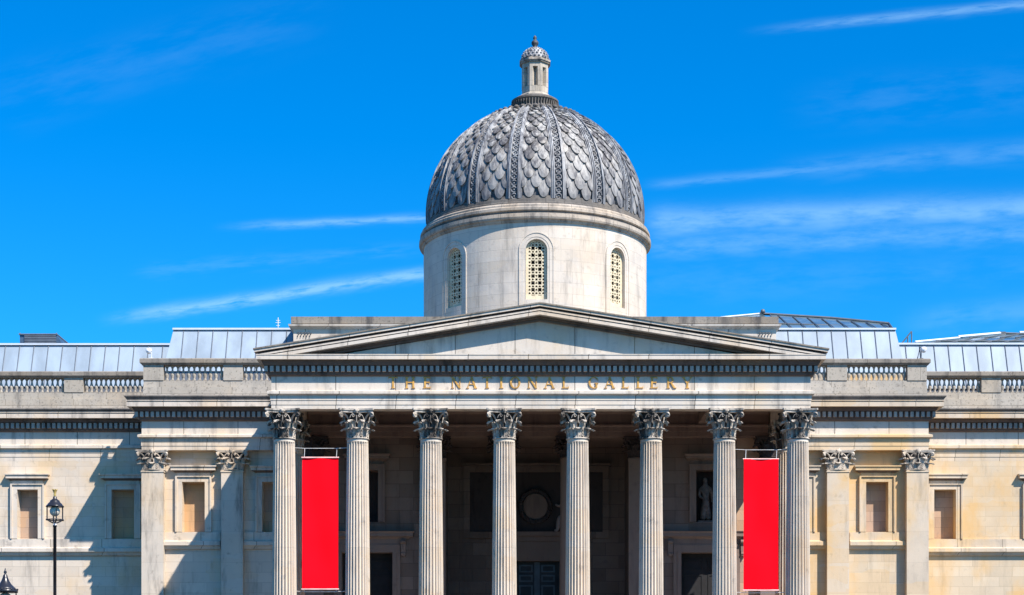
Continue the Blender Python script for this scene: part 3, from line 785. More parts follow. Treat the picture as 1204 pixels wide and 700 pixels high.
pm = MB(); u = 1/28.95
layers = [(0, 1.6, .66, 'coping'), (1.6, 4.5, .62, 'trim'), (4.5, 6.2, .58, 'cyma'), (6.2, 7.4, .55, 'bed'), (7.4, 9.2, .565, 'trim'), (9.2, 10.2, .535, 'bed'), (10.2, 14, .54, 'trim'), (14, 16.2, .26, 'bed'), (16.2, 19, .13, 'bed')]  # bed layers put the shade lines of the rake into the colour
mbs = {}
for a, b, o, mat in layers:
    mb = mbs.setdefault(mat, MB())
    e0 = xl - o; e1 = xr + o
    for pts in band(a*u, b*u, Y0-o, Y0+.25, e0, e1): mb.poly_y(pts, Y0-o, Y0+.25)
ped = mbs['trim'].build('raking_cornice', 'frieze', G)
mbs['bed'].build('shadow_moulding', 'bed', ped); mbs['coping'].build('weathered_coping', 'coping', ped)
ty = MB(); hb = 19*u
ty.poly_y([(apx, apz-hb+.02), (apx-(apz-hb-ztopc)/slL, ztopc-.05), (apx+(apz-hb-ztopc)/slR, ztopc-.05)], Y0, Y0+.24)
ty.build('tympanum', 'frieze', G)
fz_ = ztopc-.002+.07  # unseen dark sheet added on the ledge to cut bounce onto the tympanum
fl_ = MB(); fl_.add([(xl-.50, Y0-.50, ztopc+.006), (xr+.50, Y0-.50, ztopc+.006), (xr+.30, Y0-.005, fz_+.012), (xl-.30, Y0-.005, fz_+.012),
        (xl-.50, Y0-.50, ztopc-.02), (xr+.50, Y0-.50, ztopc-.02), (xr+.30, Y0-.005, ztopc-.02), (xl-.30, Y0-.005, ztopc-.02)],
       [(0,1,2,3), (7,6,5,4), (0,4,5,1), (3,2,6,7), (0,3,7,4), (1,5,6,2)]); fl_.build('bounce_cut_sheet', 'seam', ped)
# lead roof of the portico behind the pediment
rf = MB()
for s_, e, sl in ((-1, xl-.45, slL), (1, xr+.45, slR)):
    zt = lambda x: apz-.03-sl*abs(x-apx)
    rf.poly_y([(apx, apz-.04), (e, zt(e)), (e, ztopc-.1), (apx, ztopc-.1)], Y0+.255, 84.2)
rf.build('portico_roof', 'seam', G)

# ---------------- attic block and drum
YA = 84.3
ax0, ax1 = X(345, YA), X(912.5, YA)
ab = MB(); ab.box(ax0, ax1, YA, 104, Z(465, YM)-.4, Z(387, YA)); att = ab.build('attic_wall', 'frieze', G)
cp = MB()
cp.sweep([(ax0, 104), (ax0, YA), (ax1, YA), (ax1, 104)], [(-.6, Z(387, YA)), (.04, Z(387, YA)), (.10, Z(385.5, YA)), (.20, Z(384.5, YA)), (.22, Z(382.2, YA)), (-.6, Z(382.2, YA))])
cp.build('attic_cornice', 'trim', att)
cp = MB(); za, zb, zc_ = Z(382.2, YA)+.001, Z(380.8, YA), Z(373, YA)
cp.sweep([(ax0, 104), (ax0, YA), (ax1, YA), (ax1, 104)], [(-.6, za), (.06, za), (.06, zb), (.10, zb), (.10, zc_), (-.6, zc_+.03)])
cp.box(ax0+.6, ax1-.6, YA+.6, 103.4, za-.5, zc_-.1)
cp.build('attic_coping', 'coping', att)
for px_ in (357, 899):
    v = MB(); xx = X(px_, YA)
    for i in range(5): v.tube([(xx-.28+i*.14, YA-.03, Z(397, YA)), (xx-.24+i*.14, YA-.06, Z(393, YA)), (xx-.18+i*.14, YA-.03, Z(391.5, YA))], .02, 5)
    v.box(xx-.3, xx+.3, YA-.04, YA+.01, Z(391.5, YA), Z(391, YA)); v.build('iron_vent', 'bar', att)

S0 = EYE
zr = lambda z: EYE + z
DR = 5.56
dm = MB(); dm.lathe([(DR, zr(18.2)), (DR, zr(23.0))], DX, DYC, 160, smooth=False)
# smooth faces but keep caps hard
dm.sm = [True]*160 + [False]*2
def boolean(mb, cut):
    def tmp(b):
        me = bpy.data.meshes.new('t'); me.from_pydata(b.v, [], b.f)
        bm = bmesh.new(); bm.from_mesh(me); bmesh.ops.remove_doubles(bm, verts=bm.verts, dist=1e-5); bmesh.ops.recalc_face_normals(bm, faces=bm.faces); bm.to_mesh(me); bm.free()
        o = bpy.data.objects.new('t', me); C.objects.link(o); return o
    a, b = tmp(mb), tmp(cut); md = a.modifiers.new('b', 'BOOLEAN'); md.operation = 'DIFFERENCE'; md.object = b; md.solver = 'EXACT'
    dg = bpy.context.evaluated_depsgraph_get(); dg.update(); me = bpy.data.meshes.new_from_object(a.evaluated_get(dg))
    bpy.data.objects.remove(a); bpy.data.objects.remove(b); return me
cut = MB()
WZ0, WZS, WR = zr((VY-352)*(DYC-DR)/F), zr((VY-281)*(DYC-DR)/F)-.51, .51
def arch_pts(hw, z0, zs, n=14):
    pts = [(-hw, z0), (hw, z0)] + [(hw*math.cos(math.pi*i/n), zs+hw*math.sin(math.pi*i/n)) for i in range(n+1)]
    return pts
def radial(mb_src, ang):   # local x lateral, y outward(+), z up -> world on the drum
    o = []
    for x, y, z in mb_src.v:
        ca, sa = math.cos(ang), math.sin(ang)   # ang 0 faces the camera (-y)
        o.append((DX + x*ca + y*sa, DYC + x*sa*1.0 - y*ca, z))
    return o
WANG = [k*math.pi/4 for k in range(8)]
c1 = MB(); c1.poly_y([(x, z) for x, z in arch_pts(WR, WZ0, WZS)], 4.95, 6.2)
for a in WANG[:]:
    cc = MB(); cc.v = radial(c1, a); cut.v += []; o = len(cut.v); cut.v += cc.v; cut.f += [tuple(i+o for i in f) for f in c1.f]; cut.sm += c1.sm
me = boolean(dm, cut)
me.name = 'drum'; me.materials.clear(); me.materials.append(mt['drum'])
for p_ in me.polygons: p_.use_smooth = False
me.transform(Matrix.Translation((-DX, -DYC, 0)))
drum = link('drum', me, G, (DX, DYC, 0))
# lattice windows
def lattice():
    m = MB(); s = .032; hw = WR; per = .325; nx = int(2*hw/s); top = WZS+WR
    nz = int((top-WZ0)/s)+1; x00 = -nx*s/2
    def solid(x, z):
        if z > WZS and (x*x+(z-WZS)**2) > (hw-.0)**2: return None
        if abs(x) > hw-.10: return True
        if z < WZ0+.22: return True
        if z > WZS and (x*x+(z-WZS)**2) > (hw-.09)**2: return True
        u = (x/per+.5)%1 - .0; w = ((z-WZ0)/per)%1
        for (a, b, r_) in ((0.0, .5, .30), (1., .5, .30)):
            pass
        dx = min(abs((x/per)%1-.5), 1)*per; dz = abs(((z-WZ0)/per)%1-.5)*per
        big = math.hypot(dx, dz) < .085 or (abs(dx-dz) < .03 and math.hypot(dx, dz) < .11)
        ex = (.5-abs((x/per)%1-.5))*per; ez_ = (.5-abs(((z-WZ0)/per)%1-.5))*per
        small = math.hypot(ex, ez_) < .046 or math.hypot(dx, ez_) < .046 or math.hypot(ex, dz) < .046
        return not (big or small)
    g = {}
    for i in range(nx):
        for j in range(nz):
            x = x00+(i+.5)*s; z = WZ0+(j+.5)*s
            if solid(x, z): g[(i, j)] = 1
    for (i, j) in g:
        x0, x1, z0, z1 = x00+i*s, x00+(i+1)*s, WZ0+j*s, WZ0+(j+1)*s; y0, y1 = 5.30, 5.36
        m.add([(x0,y1,z0),(x1,y1,z0),(x1,y1,z1),(x0,y1,z1)], [(3,2,1,0)])
        for di, dj, vs in ((1,0,[(x1,y0,z0),(x1,y1,z0),(x1,y1,z1),(x1,y0,z1)]), (-1,0,[(x0,y0,z0),(x0,y1,z0),(x0,y1,z1),(x0,y0,z1)]),
                           (0,1,[(x0,y0,z1),(x1,y0,z1),(x1,y1,z1),(x0,y1,z1)]), (0,-1,[(x0,y0,z0),(x1,y0,z0),(x1,y1,z0),(x0,y1,z0)])):
            if (i+di, j+dj) not in g: m.add(vs, [(0,1,2,3)])
    return m
lt = lattice()
def arch_ring(h0, h1, z0, zs, y0, y1, n=16):
    m = MB(); inn = [(-h0, z0)] + [(-h0*math.cos(math.pi*i/n), zs+h0*math.sin(math.pi*i/n)) for i in range(n+1)] + [(h0, z0)]
    out = [(-h1, z0)] + [(-h1*math.cos(math.pi*i/n), zs+h1*math.sin(math.pi*i/n)) for i in range(n+1)] + [(h1, z0)]
    k = len(inn); v = [(x, y0, z) for x, z in inn]+[(x, y1, z) for x, z in inn]+[(x, y0, z) for x, z in out]+[(x, y1, z) for x, z in out]
    f = []
    for i in range(k-1):
        f += [(k+i, k+i+1, 3*k+i+1, 3*k+i), (i, i+1, k+i+1, k+i), (2*k+i, 2*k+i+1, 3*k+i+1, 3*k+i)]
    f += [(0, k, 3*k, 2*k), (k-1, 2*k-1, 4*k-1, 3*k-1)]
    return m.add(v, f)
rg = arch_ring(WR+.10, .83, WZ0-1.3, WZS, 5.30, 5.575); rg2 = arch_ring(.785, .83, WZ0-1.3, WZS, 5.31, 5.60)
for q_ in (rg, rg2): q_.v = [(x, y-(5.56-math.sqrt(5.56**2-x*x)) if y > 5.5 else y, z) for x, y, z in q_.v]
pn = MB(); pn.poly_y(arch_pts(WR-.01, WZ0+.01, WZS), 4.96, 5.0)
for a in (0, math.pi/4, -math.pi/4):
    w = MB(); w.v = radial(lt, a); w.f = lt.f; w.sm = lt.sm; w.build('lattice_window', 'lattice', drum, fix=False)
    w = MB(); w.v = radial(pn, a); w.f = pn.f; w.sm = pn.sm; w.build('window_backing', 'dark', drum)
    w = MB()
    for r_ in (rg, rg2):
        o = len(w.v); w.v += radial(r_, a); w.f += [tuple(i+o for i in f) for f in r_.f]; w.sm += r_.sm
    w.build('window_surround', 'drum', drum)
# moulded ring
rp = [(DR, 22.93), (5.62, 22.95), (5.66, 23.04), (5.76, 23.08), (5.79, 23.16), (5.78, 23.32), (5.66, 23.36)]; rd1 = [(5.66, 23.361), (5.64, 23.42), (5.66, 23.46)]
rp2 = [(5.66, 23.461), (5.73, 23.50), (5.73, 23.62), (5.66, 23.68), (5.66, 23.76), (5.58, 23.84), (5.4, 23.84)]; rd2 = [(5.52, 23.841), (5.52, 23.92), (5.46, 23.96), (5.45, 24.10), (5.38, 24.13), (5.36, 24.26), (5.2, 24.26)]
rc_ = MB()
for q in (rp, rp2): rc_.lathe([(r_, zr(z)) for r_, z in q], DX, DYC, 160, smooth=False, cap=False)
rc_ = rc_.build('drum_cornice', 'ring', drum, (DX, DYC, zr(23)), fix=False)
q_ = MB()
for q in (rd1, rd2): q_.lathe([(r_, zr(z)) for r_, z in q], DX, DYC, 160, smooth=False, cap=False)
q_.build('grimy_ring', 'ringd', rc_, (DX, DYC, zr(23)), fix=False)

# dome
DRAD = 5.28; DZ = zr(24.55); LAT0 = -4.5; LAT1 = 78.0
ds = MB(); ds.lathe([(DRAD*math.cos(R(t)), DZ+DRAD*1.0*math.sin(R(t))) for t in [LAT0+(LAT1+4-LAT0)*i/28 for i in range(29)]], DX, DYC, 128)
dome = ds.build('dome', 'leadd', G, (DX, DYC, DZ))
def sph(lat, lon, rr):   # lon 0 faces camera
    return (DX+rr*math.cos(lat)*math.sin(lon), DYC-rr*math.cos(lat)*math.cos(lon), DZ+rr*math.sin(lat))
# rows of scales, getting smaller as the panels narrow
rows = []; lat = R(LAT0+.5)
while lat < R(LAT1-3.0):
    hgt = max(.024, .086*math.cos(lat)**.8); rows.append((lat, hgt)); lat += hgt
for pnl in range(16):
    lon0 = 2*math.pi*pnl/16
    if math.cos(lon0) < -.5: continue
    m = MB()
    for ri, (la, hg) in enumerate(rows):
        kq = max(.2, math.cos(la+hg))**.8; pw = 2*math.pi/16 - .72*kq/(DRAD*max(.12, math.cos(la+hg)))
        if pw < .05: break
        tw = pw/2
        cs = [-tw/2, tw/2] if ri % 2 == 0 else [-tw, 0, tw]
        for c in cs:
            # shield: local u -1..1, v 0 (tip) .. 1 (hidden under the next row)
            pts = []
            NP = 11
            for i in range(NP):
                u_ = -1+2*i/(NP-1); v_ = 1-(1-abs(u_)**2.4)**.62
                pts.append((u_*.85, v_*1.35))
            full = pts + [(.85, 2.1), (-.85, 2.1)]
            rr_j = random.uniform(-.012, .012); tilt = random.uniform(-.01, .01)
            top = []; bot = []
            for (u_, v_) in full:
                lo = c+u_*tw/2; lo = max(-pw/2, min(pw/2, lo))
                lt_ = la+v_*hg
                lift = .15-.125*min(1, v_/2.1)+rr_j + tilt*u_
                # a central crease on each scale
                top.append(sph(lt_, lon0+lo, DRAD+lift)); bot.append(sph(lt_, lon0+lo, DRAD-.01))
            ctr = sph(la+.45*hg, lon0+max(-pw/2, min(pw/2, c)), DRAD+.158+rr_j); ctr2 = sph(la+2.1*hg, lon0+max(-pw/2, min(pw/2, c)), DRAD+.04)
            n = len(full); v = top+bot+[ctr, ctr2]
            f = []
            for i in range(NP-1): f.append((i, i+1, 2*n))
            f.append((NP-1, NP, 2*n+1, 2*n)); f.append((NP+1, 0, 2*n, 2*n+1))
            for i in range(NP-1): f.append((i, n+i, n+i+1, i+1))
            f.append((NP-1, n+NP-1, n+NP, NP)); f.append((NP+1, n+NP+1, n, 0))
            m.add(v, f)
    m.build('scale_panel', 'lead', dome)
for rb_ in range(16):
    lon = 2*math.pi*(rb_+.5)/16
    if math.cos(lon) < -.5: continue
    m = MB(); NS = 40
    def strip(x0, x1, h0, h1):
        v = []
        for i in range(NS+1):
            la = R(LAT0)+(R(LAT1)-R(LAT0))*i/NS; kk = max(.2, math.cos(la))**.8
            for (x, h) in ((x0, h0), (x0, h1), (x1, h1), (x1, h0)):
                v.append(sph(la, lon + x*kk/(DRAD*max(.12, math.cos(la))), DRAD+h))
        f = [(i*4+j, i*4+(j+1)%4, (i+1)*4+(j+1)%4, (i+1)*4+j) for i in range(NS) for j in range(4)]
        f += [(0, 1, 2, 3), (NS*4+3, NS*4+2, NS*4+1, NS*4)]
        m.add(v, f)
    strip(-.37, -.31, -.01, .12); strip(.31, .37, -.01, .12); strip(-.309, -.24, -.01, .17); strip(.24, .309, -.01, .17); strip(-.239, -.18, -.01, .21); strip(.18, .239, -.01, .21); strip(-.179, .179, -.01, .085)
    la = R(LAT0)+.02
    while la < R(LAT1-1):
        kk = max(.2, math.cos(la))**.8; c = Vector(sph(la, lon, DRAD+.12)); rad_ = .135*kk
        nrm = Vector((math.cos(la)*math.sin(lon), -math.cos(la)*math.cos(lon), math.sin(la)))
        e1 = Vector((math.cos(lon), math.sin(lon), 0)); e2 = nrm.cross(e1)
        ringp = [c+e1*rad_*math.cos(q)+e2*rad_*math.sin(q) for q in [2*math.pi*k/10 for k in range(11)]]
        m.tube(ringp, .034*kk, 5); m.sphere(tuple(c), .04*kk, 6, 4)
        la += 2.25*rad_/DRAD
    m.build('rib', 'leadr', dome)
# collar of the lantern
cl = MB(); cl.lathe([(1.75, DZ+5.0), (1.72, DZ+5.08), (1.52, DZ+5.17), (1.50, DZ+5.22), (1.28, DZ+5.27), (1.10, DZ+5.35), (1.06, DZ+5.55), (1.12, DZ+5.75), (1.18, DZ+5.80), (1.18, DZ+5.88), (1.02, DZ+5.98), (.80, DZ+6.05)], DX, DYC, 64, smooth=False)
for k in range(48):
    a = 2*math.pi*k/48; c, s_ = math.cos(a), math.sin(a)
    cl.tube([(DX+1.14*c, DYC+1.14*s_, DZ+5.32), (DX+1.10*c, DYC+1.10*s_, DZ+5.52), (DX+1.16*c, DYC+1.16*s_, DZ+5.74)], [.045, .035, .055], 6)
for k in range(36):
    a = 2*math.pi*k/36; c, s_ = math.cos(a), math.sin(a)
    cl.sphere((DX+1.64*c, DYC+1.64*s_, DZ+5.05), .13, 8, 6, (1, 1, .7))
cl.build('lantern_collar', 'ringd', dome)
wr = MB(); rr0 = DRAD*math.cos(R(66.5))+.10; zz0 = DZ+DRAD*math.sin(R(66.5))+.14
wr.lathe([(rr0-.05, zz0-.16), (rr0+.10, zz0-.10), (rr0+.06, zz0+.02), (rr0-.12, zz0+.04)], DX, DYC, 64, smooth=False, cap=False)
for k in range(44):
    a = 2*math.pi*k/44; wr.sphere((DX+(rr0+.04)*math.cos(a), DYC+(rr0+.04)*math.sin(a), zz0), .135, 8, 5, (1, 1, .7))
wr.build('rope_moulding', 'ringd', dome)
LZ = DZ+6.0
zl = lambda py: Z(py, 90.4)
lan = MB()
def octa(r, za, zb, m, r2=None, a0=math.pi/8): 
    m.lathe([(r, za), (r2 or r, zb)], DX, DYC, 8, smooth=False, a0=a0)
z_b, z_w0, z_w1, z_t = LZ-.05, zl(100.5), zl(78), zl(72.5)
octa(.86, z_b, z_b+.14, lan); octa(.80, z_b+.141, z_b+.24, lan, .71)
octa(.70, z_b+.241, z_w0, lan)
octa(.42, z_w0, z_w1, lan)
for k in range(8):
    a = math.pi/8+k*math.pi/4; c, s_ = math.cos(a), math.sin(a)
    pr_ = []
    for (r_, t) in ((.71, -.15), (.71, .15), (.50, .17), (.50, -.17)):
        pass
    x, y = DX+.60*c, DYC+.60*s_
    v = []
    for zz in (z_w0, z_w1):
        for (ra, la_) in ((.10, -.13), (.105, .0), (.10, .13), (-.12, .13), (-.12, -.13)):
            rr = .60+ra - (.04 if la_ else 0); v.append((DX+rr*c-la_*s_, DYC+rr*s_+la_*c, zz))
    lan.add(v, [(0,1,2,3,4), (9,8,7,6,5)]+[(i, (i+1)%5, 5+(i+1)%5, 5+i) for i in range(5)])
octa(.70, z_w1, z_t, lan)
lantern = lan.build('lantern', 'lant', G, (DX, DYC, z_b))
lr = MB(); octa(.78, z_t, z_t+.07, lr); octa(.83, z_t+.071, z_t+.16, lr); octa(.76, z_t+.161, z_t+.26, lr, .66); lr.build('lantern_cornice', 'ring', lantern)
cu = MB(); zc0 = z_t+.26
cu.lathe([(.66*math.cos(R(t))**.85, zc0+.60*math.sin(R(t))) for t in (0, 10, 20, 30, 40, 50, 60, 70, 78)], DX, DYC, 40)
for j, t in enumerate((6, 20, 34, 48, 62)):
    for k in range(20):
        a = 2*math.pi*(k+.5*(j % 2))/20; rr = .66*math.cos(R(t))**.85+.01
        cu.sphere((DX+rr*math.cos(a), DYC+rr*math.sin(a), zc0+.60*math.sin(R(t))), .06*math.cos(R(t))**.6, 6, 4, (1, 1, .8))
cu.build('cupola', 'leadr', lantern)
fn = MB(); zf = zc0+.56
fn.lathe([(.26, zf), (.27, zf+.05), (.12, zf+.10), (.09, zf+.14), (.17, zf+.24), (.18, zf+.34), (.13, zf+.42), (.05, zf+.47), (.10, zf+.54), (.07, zf+.64), (.01, zf+.70)], DX, DYC, 16)
fn.build('finial', 'leadd', lantern)

# ---------------- parapets
def baluster_mb(h):
    m = MB(); 
    m.box(-.085, .085, -.085, .085, 0, .07*h); m.box(-.085, .085, -.085, .085, .93*h, h)
    m.lathe([(r_, z*h) for r_, z in ((.06, .07), (.075, .10), (.05, .14), (.055, .2), (.088, .36), (.092, .44), (.075, .54), (.05, .66), (.04, .78), (.045, .84), (.07, .87), (.05, .90), (.06, .93))], 0, 0, 14)
    return m
def parapet(Yp, rows_, spans, x0, x1, side=None, mat='parap'):
    """rows: coping top, coping bottom, baluster bottom, course bottom, plinth bottom. spans: ('p'|'b', px0, px1)"""
    t, cb, bb, pb_, pl_ = [Z(q, Yp) for q in rows_]
    m = MB(); m.box(x0, x1, Yp-.10, Yp+.5, pl_-.25, pb_); m.box(x0+.002, x1-.002, Yp, Yp+.42, pb_+.001, bb)
    for k, a, b in spans:
        if k == 'p': m.box(X(a, Yp), X(b, Yp), Yp-.03, Yp+.42, bb+.001, cb-.001)
    par = m.build('parapet', mat, G)
    c = MB(); c.sweep([(x0-.0, Yp+.42), (x0-.0, Yp), (x1, Yp), (x1, Yp+.42)], [(-.001, cb), (.06, cb), (.12, cb+.07), (.15, cb+.09), (.15, t-.04), (.12, t), (-.001, t+.01)]); c.box(x0, x1, Yp+.001, Yp+.419, cb+.002, t+.009)
    c.build('parapet_coping', 'coping', par)
    h = cb-bb-.003; first_ = None; bm0 = baluster_mb(h)
    for k, a, b in spans:
        if k != 'b': continue
        xa, xb = X(a, Yp), X(b, Yp); n = max(1, int(round((xb-xa)/.236)))
        for i in range(n):
            x = xa+(xb-xa)*(i+.5)/n
            if first_ is None:
                first_ = place_mb(bm0, x, Yp+.2, bb+.0015).build('baluster', 'parap', par, (x, Yp+.2, bb+.0015))
            else: inst(first_, par, (x, Yp+.2, bb+.0015))
    return par
parapet(YM+.15, (422, 429.6, 447.6, 455.6, 464.5), [('p', 168.7, 192.3), ('b', 192.3, 262.8), ('p', 262.8, 285.5), ('b', 285.5, 316)], X(168.7, YM+.15), xl+.4)
parapet(YM+.15, (422.4, 429.6, 447.8, 456, 464.5), [('b', 950, 972.6), ('p', 972.6, 996), ('b', 996, 1067), ('p', 1067, 1089.6)], xr-.4, X(1089.6, YM+.15))
parapet(YF+.15, (437.3, 444.6, 461.6, 470, 479.5), [('p', -26, -3), ('b', -3, 75.6), ('p', 75.6, 98), ('b', 98, 172), ('p', -100, -26)], fl, ml+.6)
parapet(YF+.15, (437.3, 444.6, 461.8, 470, 479.5), [('b', 1086, 1154), ('p', 1154, 1177), ('b', 1177, 1240), ('p', 1240, 1263)], mr-.6, fr)

# ---------------- zinc roofs
def zroof(Yb, Yt, pyb, pyt, xbl, xbr, xtl, xtr, seams, name='zinc_roof'):
    """a sloping clad face; x in metres at base and top"""
    zb, zt = Z(pyb, Yb), Z(pyt, Yt)
    m = MB(); v = [(xbl, Yb, zb), (xbr, Yb, zb), (xtr, Yt, zt), (xtl, Yt, zt), (xbl, Yb+8, zb), (xbr, Yb+8, zb), (xtr, Yt+6, zt+.05), (xtl, Yt+6, zt+.05)]
    m.add(v, [(0,1,2,3), (3,2,6,7), (0,3,7,4), (1,5,6,2), (4,7,6,5), (0,4,5,1)]); ro = m.build(name, 'zinc', G)
    s = MB()
    for sx in seams:
        # find points at bottom and top
        tb, tt = 0, 1
        s.tube([(sx, Yb-.02, zb), (sx, Yt-.02, zt)], .024, 4, False)
    s.build('roof_seams', 'seam', ro)
    c = MB(); c.box(xtl-.03, xtr+.03, Yt-.10, Yt+.12, zt-.01, zt+.075); c.build('ridge_cap', 'ridge', ro)
    return ro
Yb, Yt = 84.9, 85.9
def xi(px, Y): return X(px, Y)
zroof(Yb, Yt, 436.5, 388, X(191.5, Yb), X(360, Yb), X(204, Yt), X(360, Yt), [X(214+17.4*i, 85.4) for i in range(9)])
zroof(Yb, Yt, 438, 388, X(905, Yb), X(1065.5, Yb), X(905, Yt), X(1052.5, Yt), [X(911+17.1*i, 85.4) for i in range(9)])
zroof(87.0, 87.9, 454.5, 406, fl, X(205, 87), fl, X(208, 87.9), [X(3.5+16.9*i-16.9*12, 87.4) for i in range(24)])
zroof(87.0, 87.9, 457, 405.5, X(1050, 87), fr, X(1048, 87.9), fr, [X(1067+16.8*i, 87.4) for i in range(18)])
MB().box(X(191.5, Yb), X(362, Yb), Yb+.06, Yb+.4, Z(480, Yb), Z(436.5, Yb)-.003).build('gutter_upstand', 'seam', G)  # dark face puts the gutter shade behind the balusters into the colour
MB().box(X(905, Yb), X(1065, Yb), Yb+.06, Yb+.4, Z(480, Yb), Z(438, Yb)-.003).build('gutter_upstand', 'wallr', G)
MB().box(fl, X(205, 87), 87.06, 87.4, Z(490, 87), Z(454.5, 87)-.003).build('gutter_upstand', 'seam', G)  # gutter shade as a dark face, left wing
MB().box(X(1050, 87), fr, 87.06, 87.4, Z(490, 87), Z(457, 87)-.003).build('gutter_upstand', 'seam', G)  # gutter shade as a dark face, right wing
# roof decks that close the building behind
MB().box(fl, fr, YF+.6, 112, Z(480, YF)-.6, Z(480, YF)-.2).box(ml+.1, mr-.1, YM+.58, YF+.6, Z(465, YM)-.5, Z(465, YM)-.3).build('roof_deck', 'seam', G)
MB().box(fl, fr, 111.5, 112, 0, Z(480, YF)-.61).box(fl, fl+.5, YF+.76, 111.49, 0, Z(480, YF)-.61).box(fr-.5, fr, YF+.76, 111.49, 0, Z(480, YF)-.61).build('rear_wall', 'wall', G)

# glazed roof lights behind
def slab(m, pts, t=.12):
    v = [Vector(p_) for p_ in pts]; n = len(v)
    v2 = [p_+Vector((0, .05, -t)) for p_ in v]
    m.add(v+v2, [tuple(range(n)), tuple(range(2*n-1, n-1, -1))]+[(i, (i+1)%n, (i+1)%n+n, i+n) for i in range(n)])
def P(px, py, Y): return (X(px, Y), Y, Z(py, Y))
sk = MB(); slab(sk, [P(912, 387, 88.5), P(1050, 388, 88.5), P(1045, 381, 91), P(976, 374.5, 93), P(905, 370, 94)]); 
slab(sk, [P(835, 376, 92), P(905, 376, 92), P(897, 369.8, 94), P(893, 369.6, 94)])
slab(sk, [P(1045, 381, 91), P(976, 374.5, 93), P(905, 370, 94), P(905, 384, 106), P(1035, 389, 106)])
so = sk.build('glazed_roof', 'glass', G)
sb = MB()
for i in range(9):
    t = i/8; a = Vector(P(915+t*132, 387, 88.5)); b = Vector(P(905+t*138-(8 if i else 0), 370.2+11*t, 94-3*t)); sb.tube([a+Vector((0,-.05,.03)), b+Vector((0,-.05,.03))], .03, 4, False)
sb.tube([P(893, 369, 94), P(905, 369.6, 94), P(976, 374.0, 93), P(1045, 380.5, 91)], .07, 4, False)
sb.tube([P(912, 380.5, 90.3), P(1047, 385, 90)], .04, 4, False)
sb.tube([P(1045, 380, 91), P(1050, 387, 88.5)], .05, 4, False)
sb.tube([P(897, 369.5, 94), P(897, 364, 94)], .05, 5); sb.sphere(P(897, 366.5, 94), .13, 8, 6)
sb.build('glazing_bars', 'bar', so)
wb = MB(); wb.tube([P(838, 374.4, 92), P(893, 369.2, 94)], .05, 4, False); wb.build('white_edge', 'ridge', so)
sk = MB(); slab(sk, [P(1075, 404.5, 90), P(1290, 404.5, 90), P(1290, 398, 92.5), P(1128, 398, 92.5)])
slab(sk, [P(1126, 397.5, 92.6), P(1290, 397.5, 92.6), P(1290, 394, 94.5), P(1178, 392.5, 94.5)])
so = sk.build('glazed_roof', 'glass', G)
sb = MB()
for i in range(10):
    a = Vector(P(1092+i*21, 404, 89.95)); b = Vector(P(1104+i*19+20, 398, 92.4)); sb.tube([a, b], .03, 4, False)
    sb.tube([Vector(P(1140+i*18, 397.3, 92.5)), Vector(P(1168+i*15, 393, 94.4))], .03, 4, False)
sb.tube([P(1178, 392, 94.4), P(1204, 392.8, 94.4), P(1290, 394, 94.4)], .06, 4, False); sb.tube([P(1100, 401, 91), P(1290, 401.3, 91)], .04, 4, False)
sb.box(X(1174, 94.4), X(1182, 94.4), 94.3, 94.5, Z(394, 94.4), Z(390.5, 94.4))
sb.build('glazing_bars', 'bar', so)
wb = MB(); wb.tube([P(1076, 402.5, 89.9), P(1128, 397.6, 92.3)], .07, 4, False); wb.build('white_edge', 'ridge', so); wb = MB(); wb.tube([P(1127, 396.6, 92.5), P(1176, 392.3, 94.3)], .09, 4, False); wb.build('white_edge', 'ridge', so); wb = MB(); wb.tube([P(1199, 391.6, 97), P(1290, 389, 97)], .09, 4, False)
wb.build('white_edge', 'ridge', so)
# louvred plant housing beyond the left wing
YH = 96.0
m = MB(); za, zb = Z(420, YH), Z(393.8, YH)
m.poly_y([(X(23.3, YH), za), (X(76, YH), za), (X(72.5, YH), Z(404, YH)), (X(67, YH), zb), (X(23.3, YH), zb)], YH, YH+3)
hs = m.build('plant_housing', 'slat', G)
m = MB()
for i in range(5): z = Z(403.5-i*1.9, YH); m.box(X(29, YH), X(66, YH), YH-.06, YH-.005, z, z+.045)
m.box(X(22.3, YH), X(67.6, YH), YH-.08, YH+3.05, zb, zb+.05); m.tube([P(23.5, 393.5, YH), P(23.5, 391.5, YH)], .03, 4); m.tube([P(66.5, 393.5, YH), P(66.5, 391.5, YH)], .03, 4)
m.build('louvres', 'seam', hs)
# aerial
m = MB(); YQ = 92
m.tube([P(327, 410, YQ), P(327, 373.5, YQ)], .022, 5)
for (pz, w) in ((377, 2.2), (379.5, 3.0), (383, 2.2)): m.tube([P(327-w, pz, YQ), P(327+w, pz, YQ)], .016, 4)
m.build('aerial', 'collar', G)

